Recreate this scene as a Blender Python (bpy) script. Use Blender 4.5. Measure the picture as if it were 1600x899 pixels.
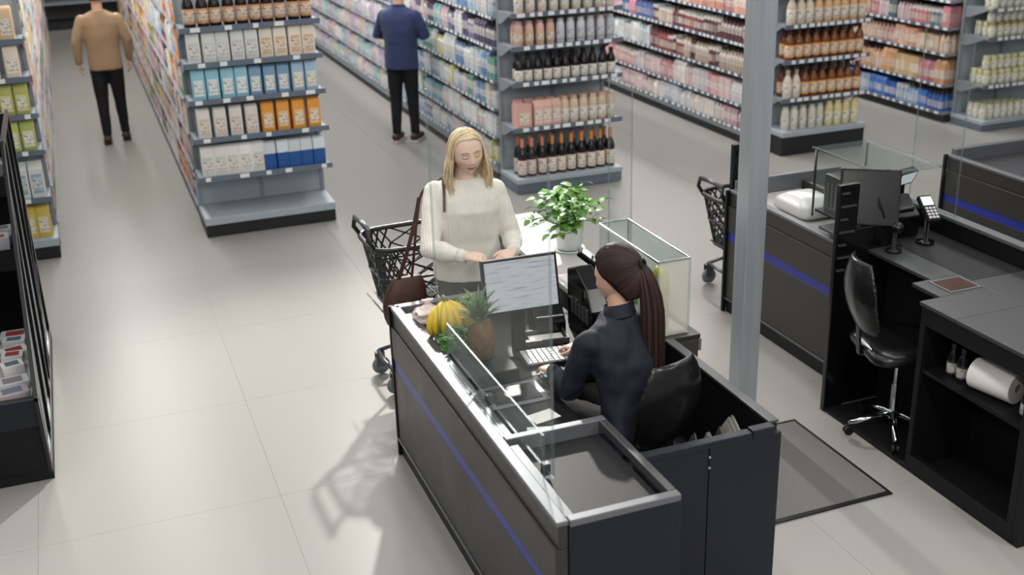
import bpy, bmesh, math, random
import numpy as np
from mathutils import Vector, Matrix, noise as mnoise

random.seed(7)
scene = bpy.context.scene
for o in list(bpy.data.objects): bpy.data.objects.remove(o, do_unlink=True)
COL = scene.collection
PI = math.pi

# ------------------------------------------------------------------ camera
PITCH, YAW, ROLL, CAM_H = math.radians(21.46), math.radians(20.38), math.radians(-1.735), 3.2
_f = Vector((math.sin(YAW)*math.cos(PITCH), math.cos(YAW)*math.cos(PITCH), -math.sin(PITCH)))
_r = Vector((math.cos(YAW), -math.sin(YAW), 0)); _u = _r.cross(_f)
_r2 = math.cos(ROLL)*_r + math.sin(ROLL)*_u; _u2 = -math.sin(ROLL)*_r + math.cos(ROLL)*_u
cam_data = bpy.data.cameras.new('camera'); cam = bpy.data.objects.new('camera', cam_data); COL.objects.link(cam)
cam.matrix_world = Matrix(((_r2.x, _u2.x, -_f.x, 0), (_r2.y, _u2.y, -_f.y, 0), (_r2.z, _u2.z, -_f.z, CAM_H), (0, 0, 0, 1)))
cam_data.sensor_fit = 'HORIZONTAL'; cam_data.sensor_width = 36.0; cam_data.lens = 1790.0/1600*36
cam_data.dof.use_dof = True; cam_data.dof.focus_distance = 5.7; cam_data.dof.aperture_fstop = 2.0
scene.camera = cam

# ------------------------------------------------------------------ world, lights, exposure
world = bpy.data.worlds.new('world'); scene.world = world; world.use_nodes = True
bg = world.node_tree.nodes['Background']; bg.inputs[0].default_value = (0.93, 0.97, 1.0, 1); bg.inputs[1].default_value = 0.26
vs = scene.view_settings; vs.view_transform = 'Standard'; vs.look = 'None'; vs.gamma = 1.0; vs.use_curve_mapping = False
vs.exposure = -0.08
scene.display_settings.display_device = 'sRGB'

def area(name, loc, sx, sy, power, color=(1, 0.97, 0.93)):
    d = bpy.data.lights.new(name, 'AREA'); d.shape = 'RECTANGLE'; d.size = sx; d.size_y = sy; d.energy = power; d.color = color
    o = bpy.data.objects.new(name, d); COL.objects.link(o); o.location = loc; return o
LIGHT_Z = 4.6
LUMINAIRES = [(-2.6, 15.5, 11), (0.25, 15.5, 11), (2.87, 15.5, 11), (5.75, 15.5, 11), (8.5, 15.5, 11),
              (-1.2, 5.5, 6), (1.6, 6.0, 6), (4.6, 6.0, 6), (7.6, 6.0, 6),
              (-0.9, -0.5, 5), (2.0, -0.5, 5), (5.0, -0.5, 5)]  # last row: unseen lamps added near the camera as front fill
for i, (lx, ly, ll) in enumerate(LUMINAIRES):
    area('lamp_light', (lx, ly, LIGHT_Z-0.06), 0.3, ll, (32 if ly < 0 else (8.5 if ly < 8 else 29))*ll)
# track spotlight over the second aisle: throws the trolley's shadow over the floor
sd = bpy.data.lights.new('track_spot', 'SPOT'); sd.energy = 2500; sd.spot_size = math.radians(52); sd.spot_blend = 0.9; sd.shadow_soft_size = 0.10
sd.color = (1, 0.96, 0.9)
so = bpy.data.objects.new('track_spot_light', sd); COL.objects.link(so); so.location = (3.55, 11.0, 4.75)
so.rotation_euler = (Vector((1.2, 5.6, 0.4))-Vector(so.location)).to_track_quat('-Z', 'Y').to_euler()

# ------------------------------------------------------------------ materials
def srgb(r, g, b):
    return tuple(((c/255)/12.92 if c/255 <= 0.04045 else (((c/255)+0.055)/1.055)**2.4) for c in (r, g, b))
MATS = {}
def mat(name, col=(128, 128, 128), rough=0.5, metal=0.0, spec=0.5, var=0.0, vscale=8.0, bump=0.0, bscale=60.0,
        trans=0.0, ior=1.45, emis=None, estr=0.0, coat=0.0, mode=None, rvar=0.0, sheen=0.0, stretch=None, alpha=1.0):
    m = bpy.data.materials.new(name); m.use_nodes = True; nt = m.node_tree; n = nt.nodes; L = nt.links
    p = n['Principled BSDF']; c = srgb(*col)
    p.inputs['Base Color'].default_value = (*c, 1); p.inputs['Roughness'].default_value = rough; p.inputs['Metallic'].default_value = metal
    p.inputs['Specular IOR Level'].default_value = spec; p.inputs['IOR'].default_value = ior
    p.inputs['Transmission Weight'].default_value = trans; p.inputs['Coat Weight'].default_value = coat
    if sheen: p.inputs['Sheen Weight'].default_value = sheen
    if emis: p.inputs['Emission Color'].default_value = (*srgb(*emis), 1); p.inputs['Emission Strength'].default_value = estr
    src = None
    if mode == 'object': oi = n.new('ShaderNodeObjectInfo'); src = oi.outputs['Color']
    elif mode == 'attr': at = n.new('ShaderNodeAttribute'); at.attribute_name = 'Col'; src = at.outputs['Color']
    if src is None and (var):
        rgb = n.new('ShaderNodeRGB'); rgb.outputs[0].default_value = (*c, 1); src = rgb.outputs[0]
    tc = n.new('ShaderNodeTexCoord'); vec = tc.outputs['Object']
    if stretch:
        mp = n.new('ShaderNodeMapping'); mp.inputs['Scale'].default_value = stretch; L.new(vec, mp.inputs[0]); vec = mp.outputs[0]
    if var:
        nz = n.new('ShaderNodeTexNoise'); nz.inputs['Scale'].default_value = vscale; nz.inputs['Detail'].default_value = 4; L.new(vec, nz.inputs['Vector'])
        mr = n.new('ShaderNodeMapRange'); mr.inputs[1].default_value = 0.3; mr.inputs[2].default_value = 0.7
        mr.inputs[3].default_value = 1-var; mr.inputs[4].default_value = 1+var; L.new(nz.outputs[0], mr.inputs[0])
        mx = n.new('ShaderNodeMix'); mx.data_type = 'RGBA'; mx.blend_type = 'MULTIPLY'; mx.inputs[0].default_value = 1
        L.new(src, mx.inputs[6]); L.new(mr.outputs[0], mx.inputs[7]); src = mx.outputs[2]
    if src is not None: L.new(src, p.inputs['Base Color'])
    if rvar:
        nz = n.new('ShaderNodeTexNoise'); nz.inputs['Scale'].default_value = vscale; nz.inputs['Detail'].default_value = 5; L.new(vec, nz.inputs['Vector'])
        mr = n.new('ShaderNodeMapRange'); mr.inputs[1].default_value = 0.3; mr.inputs[2].default_value = 0.7
        mr.inputs[3].default_value = max(0, rough-rvar); mr.inputs[4].default_value = rough+rvar
        L.new(nz.outputs[0], mr.inputs[0]); L.new(mr.outputs[0], p.inputs['Roughness'])
    if bump:
        nz = n.new('ShaderNodeTexNoise'); nz.inputs['Scale'].default_value = bscale; nz.inputs['Detail'].default_value = 3; L.new(vec, nz.inputs['Vector'])
        bp = n.new('ShaderNodeBump'); bp.inputs['Strength'].default_value = bump; bp.inputs['Distance'].default_value = 0.004
        L.new(nz.outputs[0], bp.inputs['Height']); L.new(bp.outputs[0], p.inputs['Normal'])
    MATS[name] = m; return m

def glass_mat(name, tint=(252, 253, 253), rough=0.02, refl=0.012, facing=0.30):
    """thin clear acrylic: mostly see-through, with a Fresnel-weighted reflection"""
    m = bpy.data.materials.new(name); m.use_nodes = True; nt = m.node_tree; n = nt.nodes; L = nt.links
    n.remove(n['Principled BSDF']); out = n['Material Output']
    tr = n.new('ShaderNodeBsdfTransparent'); tr.inputs[0].default_value = (*srgb(*tint), 1)
    gl = n.new('ShaderNodeBsdfGlossy'); gl.inputs['Roughness'].default_value = rough; gl.inputs[0].default_value = (0.9, 0.95, 0.95, 1)
    lw = n.new('ShaderNodeLayerWeight'); lw.inputs[0].default_value = 0.5
    pw = n.new('ShaderNodeMath'); pw.operation = 'POWER'; pw.inputs[1].default_value = 5; L.new(lw.outputs['Facing'], pw.inputs[0])
    ma = n.new('ShaderNodeMath'); ma.operation = 'MULTIPLY_ADD'; ma.inputs[1].default_value = facing; ma.inputs[2].default_value = refl; ma.use_clamp = True
    L.new(pw.outputs[0], ma.inputs[0]); mx = n.new('ShaderNodeMixShader'); L.new(ma.outputs[0], mx.inputs[0])
    L.new(tr.outputs[0], mx.inputs[1]); L.new(gl.outputs[0], mx.inputs[2]); L.new(mx.outputs[0], out.inputs[0]); MATS[name] = m; return m

def print_mat(name, ink=(70, 70, 80), lo=0.30, hi=0.72, rough=0.5, density=0.5, mode='object'):
    """printed pack: the pack's own colour with a paler field and blotchy lines of print (flat print)"""
    m = mat(name, rough=rough, mode=mode); nt = m.node_tree; n = nt.nodes; L = nt.links; p = n['Principled BSDF']
    src = p.inputs['Base Color'].links[0].from_socket
    tc = n.new('ShaderNodeTexCoord'); oi = n.new('ShaderNodeObjectInfo')
    sp = n.new('ShaderNodeSeparateXYZ'); L.new(tc.outputs['Generated'], sp.inputs[0])
    # paler field in the middle of the pack's height
    r1 = n.new('ShaderNodeMapRange'); r1.inputs[1].default_value = lo; r1.inputs[2].default_value = lo+0.03; L.new(sp.outputs[2], r1.inputs[0])
    r2 = n.new('ShaderNodeMapRange'); r2.inputs[1].default_value = hi; r2.inputs[2].default_value = hi-0.03; L.new(sp.outputs[2], r2.inputs[0])
    band = n.new('ShaderNodeMath'); band.operation = 'MULTIPLY'; L.new(r1.outputs[0], band.inputs[0]); L.new(r2.outputs[0], band.inputs[1])
    b5 = n.new('ShaderNodeMath'); b5.operation = 'MULTIPLY'; b5.inputs[1].default_value = 0.55; L.new(band.outputs[0], b5.inputs[0])
    m1 = n.new('ShaderNodeMix'); m1.data_type = 'RGBA'; L.new(b5.outputs[0], m1.inputs[0]); L.new(src, m1.inputs[6]); m1.inputs[7].default_value = (*srgb(236, 232, 224), 1)
    # blotches of ink, different on every pack
    ad = n.new('ShaderNodeVectorMath'); ad.operation = 'ADD'; L.new(tc.outputs['Generated'], ad.inputs[0])
    cb = n.new('ShaderNodeCombineXYZ'); mu = n.new('ShaderNodeMath'); mu.operation = 'MULTIPLY'; mu.inputs[1].default_value = 0.0; L.new(oi.outputs['Random'], mu.inputs[0])
    L.new(mu.outputs[0], cb.inputs[0]); L.new(cb.outputs[0], ad.inputs[1])
    mp = n.new('ShaderNodeMapping'); mp.inputs['Scale'].default_value = (1.7, 1.7, 9.0); L.new(ad.outputs[0], mp.inputs[0])
    nz = n.new('ShaderNodeTexNoise'); nz.inputs['Scale'].default_value = 1.4; nz.inputs['Detail'].default_value = 2; L.new(mp.outputs[0], nz.inputs['Vector'])
    r3 = n.new('ShaderNodeMapRange'); r3.inputs[1].default_value = 0.52; r3.inputs[2].default_value = 0.62; r3.inputs[4].default_value = density; L.new(nz.outputs[0], r3.inputs[0])
    mb = n.new('ShaderNodeMath'); mb.operation = 'MULTIPLY'; L.new(r3.outputs[0], mb.inputs[0]); L.new(band.outputs[0], mb.inputs[1])
    m2 = n.new('ShaderNodeMix'); m2.data_type = 'RGBA'; L.new(mb.outputs[0], m2.inputs[0]); L.new(m1.outputs[2], m2.inputs[6]); m2.inputs[7].default_value = (*srgb(*ink), 1)
    L.new(m2.outputs[2], p.inputs['Base Color']); return m

mat('floor_tile', (150, 148, 145), 0.34, spec=0.28, mode='object')
mat('floor_joint', (141, 139, 136), 0.4)
mat('shelf_metal', (144, 153, 161), 0.42, metal=0.15, var=0.05, vscale=5)
mat('shelf_back', (168, 178, 186), 0.5, metal=0.05, var=0.04)
mat('kick_black', (32, 33, 36), 0.5)
mat('rail', (106, 116, 131), 0.4, metal=0.1)
mat('tag', (232, 234, 236), 0.55, var=0.05, vscale=60)
mat('attr_goods', rough=0.5, mode='attr')
mat('obj_plain', rough=0.45, mode='object')
mat('obj_gloss', rough=0.18, mode='object')
print_mat('obj_print'); print_mat('obj_label', ink=(60, 50, 50), lo=0.12, hi=0.88, density=0.75)
mat('dark_panel', (66, 64, 63), 0.40, metal=0.5, var=0.05, vscale=3, rvar=0.05)
mat('navy_panel', (25, 29, 40), 0.42, metal=0.2, var=0.06, vscale=3, rvar=0.05)
mat('black_panel', (14, 15, 18), 0.5, spec=0.35, var=0.1)
mat('black_gloss', (12, 13, 15), 0.2, coat=0.15)
mat('black_plastic', (17, 18, 20), 0.42, spec=0.35, bump=0.06, bscale=300)
mat('steel', (176, 180, 186), 0.28, metal=1.0, var=0.06, vscale=2, stretch=(1, 1, 14), rvar=0.08)
mat('steel_rim', (116, 118, 122), 0.45, metal=0.55)
mat('dark_steel', (88, 89, 92), 0.38, metal=0.6)
mat('chrome', (205, 208, 212), 0.12, metal=1.0)
mat('belt', (24, 25, 27), 0.58, var=0.12, vscale=3, bump=0.08, bscale=220)
mat('dark_slide', (44, 44, 46), 0.16, metal=0.4)
mat('blue_strip', (32, 44, 140), 0.35, var=0.06, vscale=4)
mat('white_board', (186, 185, 183), 0.35, var=0.03)
mat('column_metal', (178, 184, 191), 0.36, metal=0.5, var=0.05, vscale=2.2, stretch=(9, 9, 0.6), rvar=0.06)
mat('mat_rubber', (98, 97, 95), 0.9, var=0.14, vscale=90, bump=0.5, bscale=160)
mat('wall_paint', (108, 106, 104), 0.7, var=0.05)
glass_mat('acrylic'); glass_mat('acrylic_edge', (236, 242, 242), 0.5, 0.10, 0.2); glass_mat('smoked', (120, 122, 126), 0.03, 0.03, 0.6)
glass_mat('film', (242, 246, 244), 0.10, 0.04, 0.5)

# ------------------------------------------------------------------ mesh helpers
class MB:
    def __init__(s): s.v = []; s.f = []; s.m = []; s.c = []
    def add(s, vs_, fs, mi=0, col=None):
        b = len(s.v); s.v += [tuple(v) for v in vs_]
        for f in fs: s.f.append(tuple(i+b for i in f)); s.m.append(mi); s.c.append(col)
        return s
    def box(s, x0, x1, y0, y1, z0, z1, mi=0, col=None):
        if x0 > x1: x0, x1 = x1, x0
        if y0 > y1: y0, y1 = y1, y0
        if z0 > z1: z0, z1 = z1, z0
        return s.add([(x0, y0, z0), (x1, y0, z0), (x1, y1, z0), (x0, y1, z0), (x0, y0, z1), (x1, y0, z1), (x1, y1, z1), (x0, y1, z1)],
                     [(0, 3, 2, 1), (4, 5, 6, 7), (0, 1, 5, 4), (1, 2, 6, 5), (2, 3, 7, 6), (3, 0, 4, 7)], mi, col)
    def obox(s, c, ax, ay, az, mi=0, col=None):      # oriented box: centre and three half-axis vectors
        c = Vector(c); ax = Vector(ax); ay = Vector(ay); az = Vector(az)
        P = [c+ax*i+ay*j+az*k for k in (-1, 1) for (i, j) in ((-1, -1), (1, -1), (1, 1), (-1, 1))]
        return s.add(P, [(0, 3, 2, 1), (4, 5, 6, 7), (0, 1, 5, 4), (1, 2, 6, 5), (2, 3, 7, 6), (3, 0, 4, 7)], mi, col)
    def bar(s, a, b, w, d, mi=0, up=(0, 0, 1), col=None):
        a = Vector(a); b = Vector(b); t = (b-a).normalized(); up = Vector(up)
        sd_ = t.cross(up)
        if sd_.length < 1e-4: sd_ = t.cross(Vector((1, 0, 0)))
        sd_.normalize(); nn = sd_.cross(t).normalized()
        return s.obox((a+b)/2, (b-a)/2, sd_*w/2, nn*d/2, mi, col)
    def loft(s, rings, mi=0, cap=True, col=None, closed=True):
        n = len(rings[0]); vs_ = [p for r in rings for p in r]; fs = []
        for i in range(len(rings)-1):
            for j in range(n if closed else n-1):
                k = (j+1) % n; fs.append((i*n+j, i*n+k, (i+1)*n+k, (i+1)*n+j))
        if cap and closed: fs.append(tuple(range(n-1, -1, -1))); fs.append(tuple((len(rings)-1)*n+j for j in range(n)))
        return s.add(vs_, fs, mi, col)
    def lathe(s, prof, c=(0, 0, 0), n=16, mi=0, cap=True, col=None):
        c = Vector(c)
        return s.loft([[(c.x+r*math.cos(2*PI*j/n), c.y+r*math.sin(2*PI*j/n), c.z+z) for j in range(n)] for r, z in prof], mi, cap, col)
    def tube(s, pts, r, n=8, mi=0, col=None, cap=True):
        pts = [Vector(p) for p in pts]; rs = r if isinstance(r, (list, tuple)) else [r]*len(pts); rings = []; nn = None
        for i, p in enumerate(pts):
            t = (pts[min(i+1, len(pts)-1)]-pts[max(i-1, 0)]).normalized()
            if nn is None: nn = t.orthogonal().normalized()
            else: nn = (nn-t*nn.dot(t)); nn = nn.normalized() if nn.length > 1e-6 else t.orthogonal().normalized()
            b = t.cross(nn); rings.append([p+(nn*math.cos(2*PI*j/n)+b*math.sin(2*PI*j/n))*rs[i] for j in range(n)])
        return s.loft(rings, mi, cap, col)
    def caps(s, pts, rs, n=12, flat=None, mi=0):     # rounded limb: tube with domed ends; flat=(axis vector, factor) squashes the section
        pts = [Vector(p) for p in pts]; P = []; R = []
        d0 = (pts[0]-pts[1]).normalized(); d1 = (pts[-1]-pts[-2]).normalized()
        for k in (0.98, 0.8, 0.45): P.append(pts[0]+d0*rs[0]*k); R.append(rs[0]*math.sqrt(max(0.01, 1-k*k)))
        P += pts; R += rs
        for k in (0.45, 0.8, 0.98): P.append(pts[-1]+d1*rs[-1]*k); R.append(rs[-1]*math.sqrt(max(0.01, 1-k*k)))
        rings = []
        for i, p in enumerate(P):
            t = (P[min(i+1, len(P)-1)]-P[max(i-1, 0)]).normalized()
            if flat: nn = Vector(flat[0]); nn = (nn-t*nn.dot(t)).normalized(); fl = flat[1]
            else: nn = t.orthogonal().normalized(); fl = 1
            b = t.cross(nn); rings.append([p+(nn*math.cos(2*PI*j/n)*fl+b*math.sin(2*PI*j/n))*R[i] for j in range(n)])
        if flat is None:                                            # keep frames continuous
            nn = None; rings = []
            for i, p in enumerate(P):
                t = (P[min(i+1, len(P)-1)]-P[max(i-1, 0)]).normalized()
                nn = t.orthogonal().normalized() if nn is None else (nn-t*nn.dot(t)).normalized()
                b = t.cross(nn); rings.append([p+(nn*math.cos(2*PI*j/n)+b*math.sin(2*PI*j/n))*R[i] for j in range(n)])
        return s.loft(rings, mi)
    def prism(s, poly, axis, a0, a1, mi=0, col=None):      # 2-D polygon extruded along an axis ('x': (y,z), 'y': (x,z), 'z': (x,y))
        def P(u, w, a): return {'x': (a, u, w), 'y': (u, a, w), 'z': (u, w, a)}[axis]
        n = len(poly); vs_ = [P(u, w, a0) for u, w in poly]+[P(u, w, a1) for u, w in poly]
        fs = [tuple(range(n-1, -1, -1)), tuple(range(n, 2*n))]+[(i, (i+1) % n, n+(i+1) % n, n+i) for i in range(n)]
        return s.add(vs_, fs, mi, col)
    def mesh(s, name, smooth=False):
        me = bpy.data.meshes.new(name); me.from_pydata(s.v, [], s.f); me.polygons.foreach_set('material_index', s.m)
        if any(c is not None for c in s.c):
            ca = me.color_attributes.new('Col', 'FLOAT_COLOR', 'CORNER'); k = 0
            buf = np.ones(len(me.loops)*4, dtype=np.float32)
            for f, c in zip(s.f, s.c):
                n = len(f)
                if isinstance(c, list): buf[k*4:(k+n)*4] = np.array([(*q, 1.0) for q in c], dtype=np.float32).ravel()
                else: buf[k*4:(k+n)*4] = np.tile((*(c or (0.5, 0.5, 0.5)), 1.0), n)
                k += n
            ca.data.foreach_set('color', buf)
        bm = bmesh.new(); bm.from_mesh(me); bmesh.ops.recalc_face_normals(bm, faces=bm.faces); bm.to_mesh(me); bm.free()
        if smooth: me.polygons.foreach_set('use_smooth', [True]*len(me.polygons))
        me.update(); return me
    def build(s, name, mats, parent=None, smooth=False, bevel=0.0, world=True):
        """one mesh object; with a parent the world coordinates are made local to it"""
        me = s.mesh(name, smooth)
        if parent is not None and world:
            me.transform(Matrix.Translation(-Vector(parent.location)))
        return mkobj(name, me, mats, parent, bevel)
def mkobj(name, me, mats, parent=None, bevel=0.0, loc=None, rotz=None, color=None):
    if mats is not None:
        me.materials.clear()
        for k in (mats if isinstance(mats, (list, tuple)) else [mats]): me.materials.append(MATS[k])
    o = bpy.data.objects.new(name, me); COL.objects.link(o)
    if parent is not None: o.parent = parent
    if loc is not None: o.location = loc
    if rotz is not None: o.rotation_euler = (0, 0, rotz)
    if color is not None: o.color = (*color, 1)
    if bevel:
        b = o.modifiers.new('bevel', 'BEVEL'); b.width = bevel; b.segments = 2; b.limit_method = 'ANGLE'; b.angle_limit = math.radians(40)
    return o
def smooth_by_angle(o, deg=40):
    me = o.data
    me.polygons.foreach_set('use_smooth', [True]*len(me.polygons))
    me.set_sharp_from_angle(angle=math.radians(deg)); return o
def tag(o, label=None, cat=None, group=None, kind=None):
    if label: o['label'] = label
    if cat: o['category'] = cat
    if group: o['group'] = group
    if kind: o['kind'] = kind
    return o
def thing(name, loc, label, cat, group=None, rotz=0.0):
    o = bpy.data.objects.new(name, None); COL.objects.link(o); o.location = loc; o.rotation_euler = (0, 0, rotz); o.empty_display_size = 0.1
    return tag(o, label, cat, group)
ORD = ['first', 'second', 'third', 'fourth', 'fifth', 'sixth', 'seventh', 'eighth', 'ninth', 'tenth', 'eleventh', 'twelfth', 'thirteenth', 'fourteenth',
       'fifteenth', 'sixteenth', 'seventeenth', 'eighteenth', 'nineteenth', 'twentieth', 'last', 'last', 'last', 'last']
def jit(c, a=0.06):
    k = 1+random.uniform(-a, a); return tuple(min(1, max(0, x*k)) for x in c)
# ------------------------------------------------------------------ setting: floor, back wall
mat('lid_white', (226, 222, 216), 0.4); mat('lid_dark', (44, 34, 32), 0.3); mat('lid_gold', (196, 138, 66), 0.3, metal=0.4)
fl = MB().box(-6.6, 15, 1.2, 27, -0.05, -0.0025).build('floor', 'floor_joint'); tag(fl, 'polished pale grey floor of the store', kind='structure')
TS = 1.2
tile_me = MB().box(-TS/2+0.0007, TS/2-0.0007, -TS/2+0.0007, TS/2-0.0007, -0.03, 0.0).mesh('tile'); tile_me.materials.append(MATS['floor_tile'])
for ix in range(14):
    for iy in range(20):
        k = 1+random.uniform(-0.012, 0.012); c = srgb(150, 148, 145)
        t = mkobj('tile', tile_me, None, fl, loc=(-4.15+ix*TS+TS/2, 1.75+iy*TS+TS/2, 0), color=(c[0]*k, c[1]*k, c[2]*k))
wb = MB().box(-6.6, 15, 26.0, 26.2, 0, 4.9).build('wall_back', 'wall_paint'); tag(wb, kind='structure')

# ------------------------------------------------------------------ ceiling luminaires
mat('lamp_diffuser', (240, 240, 236), 0.5, emis=(255, 250, 240), estr=2.0); mat('lamp_body', (205, 206, 206), 0.5)
for i, (lx, ly, ll) in enumerate(LUMINAIRES):
    where = ['over the far left shelving', 'over the aisle of the man in tan', 'over the aisle of the man in blue', 'over the third aisle', 'over the fourth aisle',
             'above the black display case', 'above the front checkout', 'above the second checkout', 'above the third checkout', 'added out of view as front fill at left', 'added out of view as front fill at centre', 'added out of view as front fill at right'][i]
    r = thing('ceiling_lamp', (lx, ly, LIGHT_Z-0.05), 'long white linear ceiling lamp '+where, 'lamp', 'linear ceiling lamps')
    MB().box(lx-0.17, lx+0.17, ly-ll/2-0.05, ly+ll/2+0.05, LIGHT_Z+0.02, LIGHT_Z+0.10).build('housing', 'lamp_body', r)
    MB().box(lx-0.15, lx+0.15, ly-ll/2, ly+ll/2, LIGHT_Z-0.03, LIGHT_Z+0.02).build('diffuser', 'lamp_diffuser', r)
    for sy in (-0.4, 0.4): MB().tube([(lx, ly+sy*ll, LIGHT_Z+0.10), (lx, ly+sy*ll, LIGHT_Z+0.9)], 0.006, 6).build('suspension_rod', 'steel', r)
r = thing('track_spotlight', (3.55, 11.0, 4.98), 'black track spotlight over the aisle of the man in blue', 'lamp')
_d = (Vector((1.2, 5.6, 0.4))-Vector((3.55, 11.0, 4.75))).normalized(); _p = Vector((3.55, 11.0, 4.98))
MB().tube([_p-_d*0.20, _p-_d*0.18, _p-_d*0.02], [0.03, 0.055, 0.06], 14).build('lamp_head', 'black_plastic', r, smooth=True)
MB().box(3.52, 3.58, 11.12, 11.18, 5.0, 5.5).build('bracket', 'black_plastic', r)

# ------------------------------------------------------------------ gondola shelving
def endcap(x0, x1, yf, levels, label, kick_m='kick_black', back=10.33, top=2.25, kick=0.11, deck=True, deckz=0.18, tall_deck=False, tag_step=0.16, seed=1):
    rnd = random.Random(seed)
    r = thing('endcap_shelf', ((x0+x1)/2, (yf+back)/2, 0), label, 'shelf')
    b = MB(); b.box(x0, x1, yf, back, 0.005, kick).build('kick_plate', kick_m, r, bevel=0.004)
    MB().box(x0-0.004, x1+0.004, yf-0.015, back, kick+0.001, deckz).build('deck', 'shelf_back', r, bevel=0.006)
    xm = (x0+x1)/2
    for a, c in ((x0+0.03, xm-0.012), (xm+0.012, x1-0.03)):
        z = deckz+0.002
        while z < top-0.05:
            z2 = min(z+0.42, top); MB().box(a, c, back-0.03, back-0.008, z+0.002, z2-0.002).build('back_panel', 'shelf_back', r); z = z2
    for xp in (x0+0.016, xm, x1-0.016):
        p = MB(); p.box(xp-0.016, xp+0.016, back-0.045, back-0.0075, deckz+0.002, top)
        k = deckz+0.05
        while k < top: p.box(xp-0.006, xp+0.006, back-0.0465, back-0.0449, k, k+0.025, 1); k += 0.05
        p.build('upright_post', ['shelf_metal', 'kick_black'], r)
    for z in levels:
        s = MB(); s.box(x0+0.002, x1-0.002, yf+0.04, back-0.05, z-0.022, z)
        for xe in (x0+0.002, x1-0.008):        # end brackets
            s.prism([(yf+0.12, z-0.022), (back-0.05, z-0.022), (back-0.05, z-0.12), (back-0.12, z-0.12)], 'x', xe, xe+0.006)
        s = s.build('shelf_board', 'shelf_metal', r)
        rl = MB().box(x0-0.012, x1+0.012, yf+0.022, yf+0.04, z-0.032, z+0.012).build('price_rail', 'rail', s, world=False)
        rl.data.transform(Matrix.Translation(-Vector(r.location)))
        x = x0+0.03+rnd.uniform(0, 0.08)
        while x < x1-0.07:
            w = rnd.choice((0.045, 0.06, 0.06, 0.08))
            t = MB().box(x, x+w, yf+0.0185, yf+0.0215, z-0.027, z+0.009).build('price_tag', 'tag', s, world=False)
            t.data.transform(Matrix.Translation(-Vector(r.location)))
            x += w+rnd.uniform(0.4, 1.0)*tag_step
    return r

E0 = endcap(-1.50, -0.375, 9.90, [0.52, 0.92, 1.22, 1.52, 1.82], 'grey metal endcap shelf at far left with green packs', seed=3)
E1 = endcap(0.835, 1.985, 9.87, [0.525, 0.865, 1.195, 1.505, 1.80], 'grey metal endcap shelf with an empty bottom deck and paper packs', tag_step=0.30, seed=4)
E2 = endcap(3.755, 4.86, 9.87, [0.63, 1.06, 1.395, 1.695, 2.02], 'grey metal endcap shelf behind the woman with dark bottles', kick=0.10, kick_m='rail', deckz=0.15, top=2.4, tag_step=0.06, seed=5)
E3 = endcap(6.74, 7.77, 9.93, [0.59, 0.985, 1.345, 1.69], 'grey metal endcap shelf right of the column with orange bottles', kick=0.20, deckz=0.255, tag_step=0.05, seed=6)
E4 = endcap(9.27, 10.45, 9.83, [0.50, 1.02, 1.33, 1.66], 'grey metal endcap shelf at far right with pale yellow jars', kick=0.07, kick_m='rail', deckz=0.115, tag_step=0.05, seed=7)

def gondola(x0, x1, y0, y1, levels, side, label, top=2.25, seed=1):
    """double-sided shelving; side -1: goods face -x, +1: goods face +x"""
    rnd = random.Random(seed)
    r = thing('gondola_shelf', ((x0+x1)/2, (y0+y1)/2, 0), label, 'shelf', 'long gondola shelves')
    xm = (x0+x1)/2
    MB().box(x0+0.03, x1-0.03, y0, y1, 0.005, 0.09).build('kick_plate', 'kick_black', r)
    MB().box(x0, x1, y0, y1, 0.091, levels[0]).build('deck', 'shelf_metal', r, bevel=0.004)
    y = y0
    while y < y1-0.1:
        MB().box(xm-0.012, xm+0.012, y+0.002, min(y+1.25, y1)-0.002, levels[0]+0.001, top).build('back_panel', 'shelf_back', r)
        MB().box(xm-0.03, xm+0.03, y-0.02, y+0.02, levels[0]+0.001, top+0.01).build('upright_post', 'shelf_metal', r); y += 1.25
    for i, z in enumerate(levels):
        for sd_ in (-1, 1):
            xe = x0 if sd_ < 0 else x1
            if i:
                s = MB().box(xe-sd_*0.004, xm+sd_*0.035, y0+0.001, y1, z-0.022, z).build('shelf_board', 'shelf_metal', r)
            rl = MB().box(xe-sd_*0.004, xe+sd_*0.008, y0+0.001, y1, z-0.030, z+0.004).build('price_rail', 'rail', r)
            if sd_ == side:
                t = MB(); y = y0+0.05
                while y < y1-0.1:
                    w = rnd.choice((0.05, 0.07)); t.box(xe+sd_*0.0082, xe+sd_*0.0105, y, y+w, z-0.027, z+0.002); y += w+rnd.uniform(0.03, 0.10)
                tag(t.build('price_tags', 'tag', r), kind='stuff')
    return r
Y1 = 22.0
GON = [  # x0, x1, levels, goods side, where
    (-1.50, -0.375, [0.17, 0.50, 0.82, 1.14, 1.46, 1.78, 2.08], 1, 'left of the man in tan'),
    (0.835, 1.985, [0.17, 0.50, 0.82, 1.14, 1.46, 1.78, 2.08], -1, 'right of the man in tan'),
    (3.74, 4.87, [0.20, 0.46, 0.74, 1.01, 1.33, 1.62, 1.92], -1, 'right of the man in blue'),
    (6.65, 7.78, [0.17, 0.43, 0.75, 1.08, 1.38, 1.70], -1, 'left of the column'),
    (9.17, 10.45, [0.12, 0.43, 0.78, 1.07, 1.37, 1.68], -1, 'right of the column')]
for k, (a, b, lv, sd_, where) in enumerate(GON):
    gondola(a, b, 10.36, Y1, lv, sd_, 'long grey gondola shelf running back '+where, seed=20+k)

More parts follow.
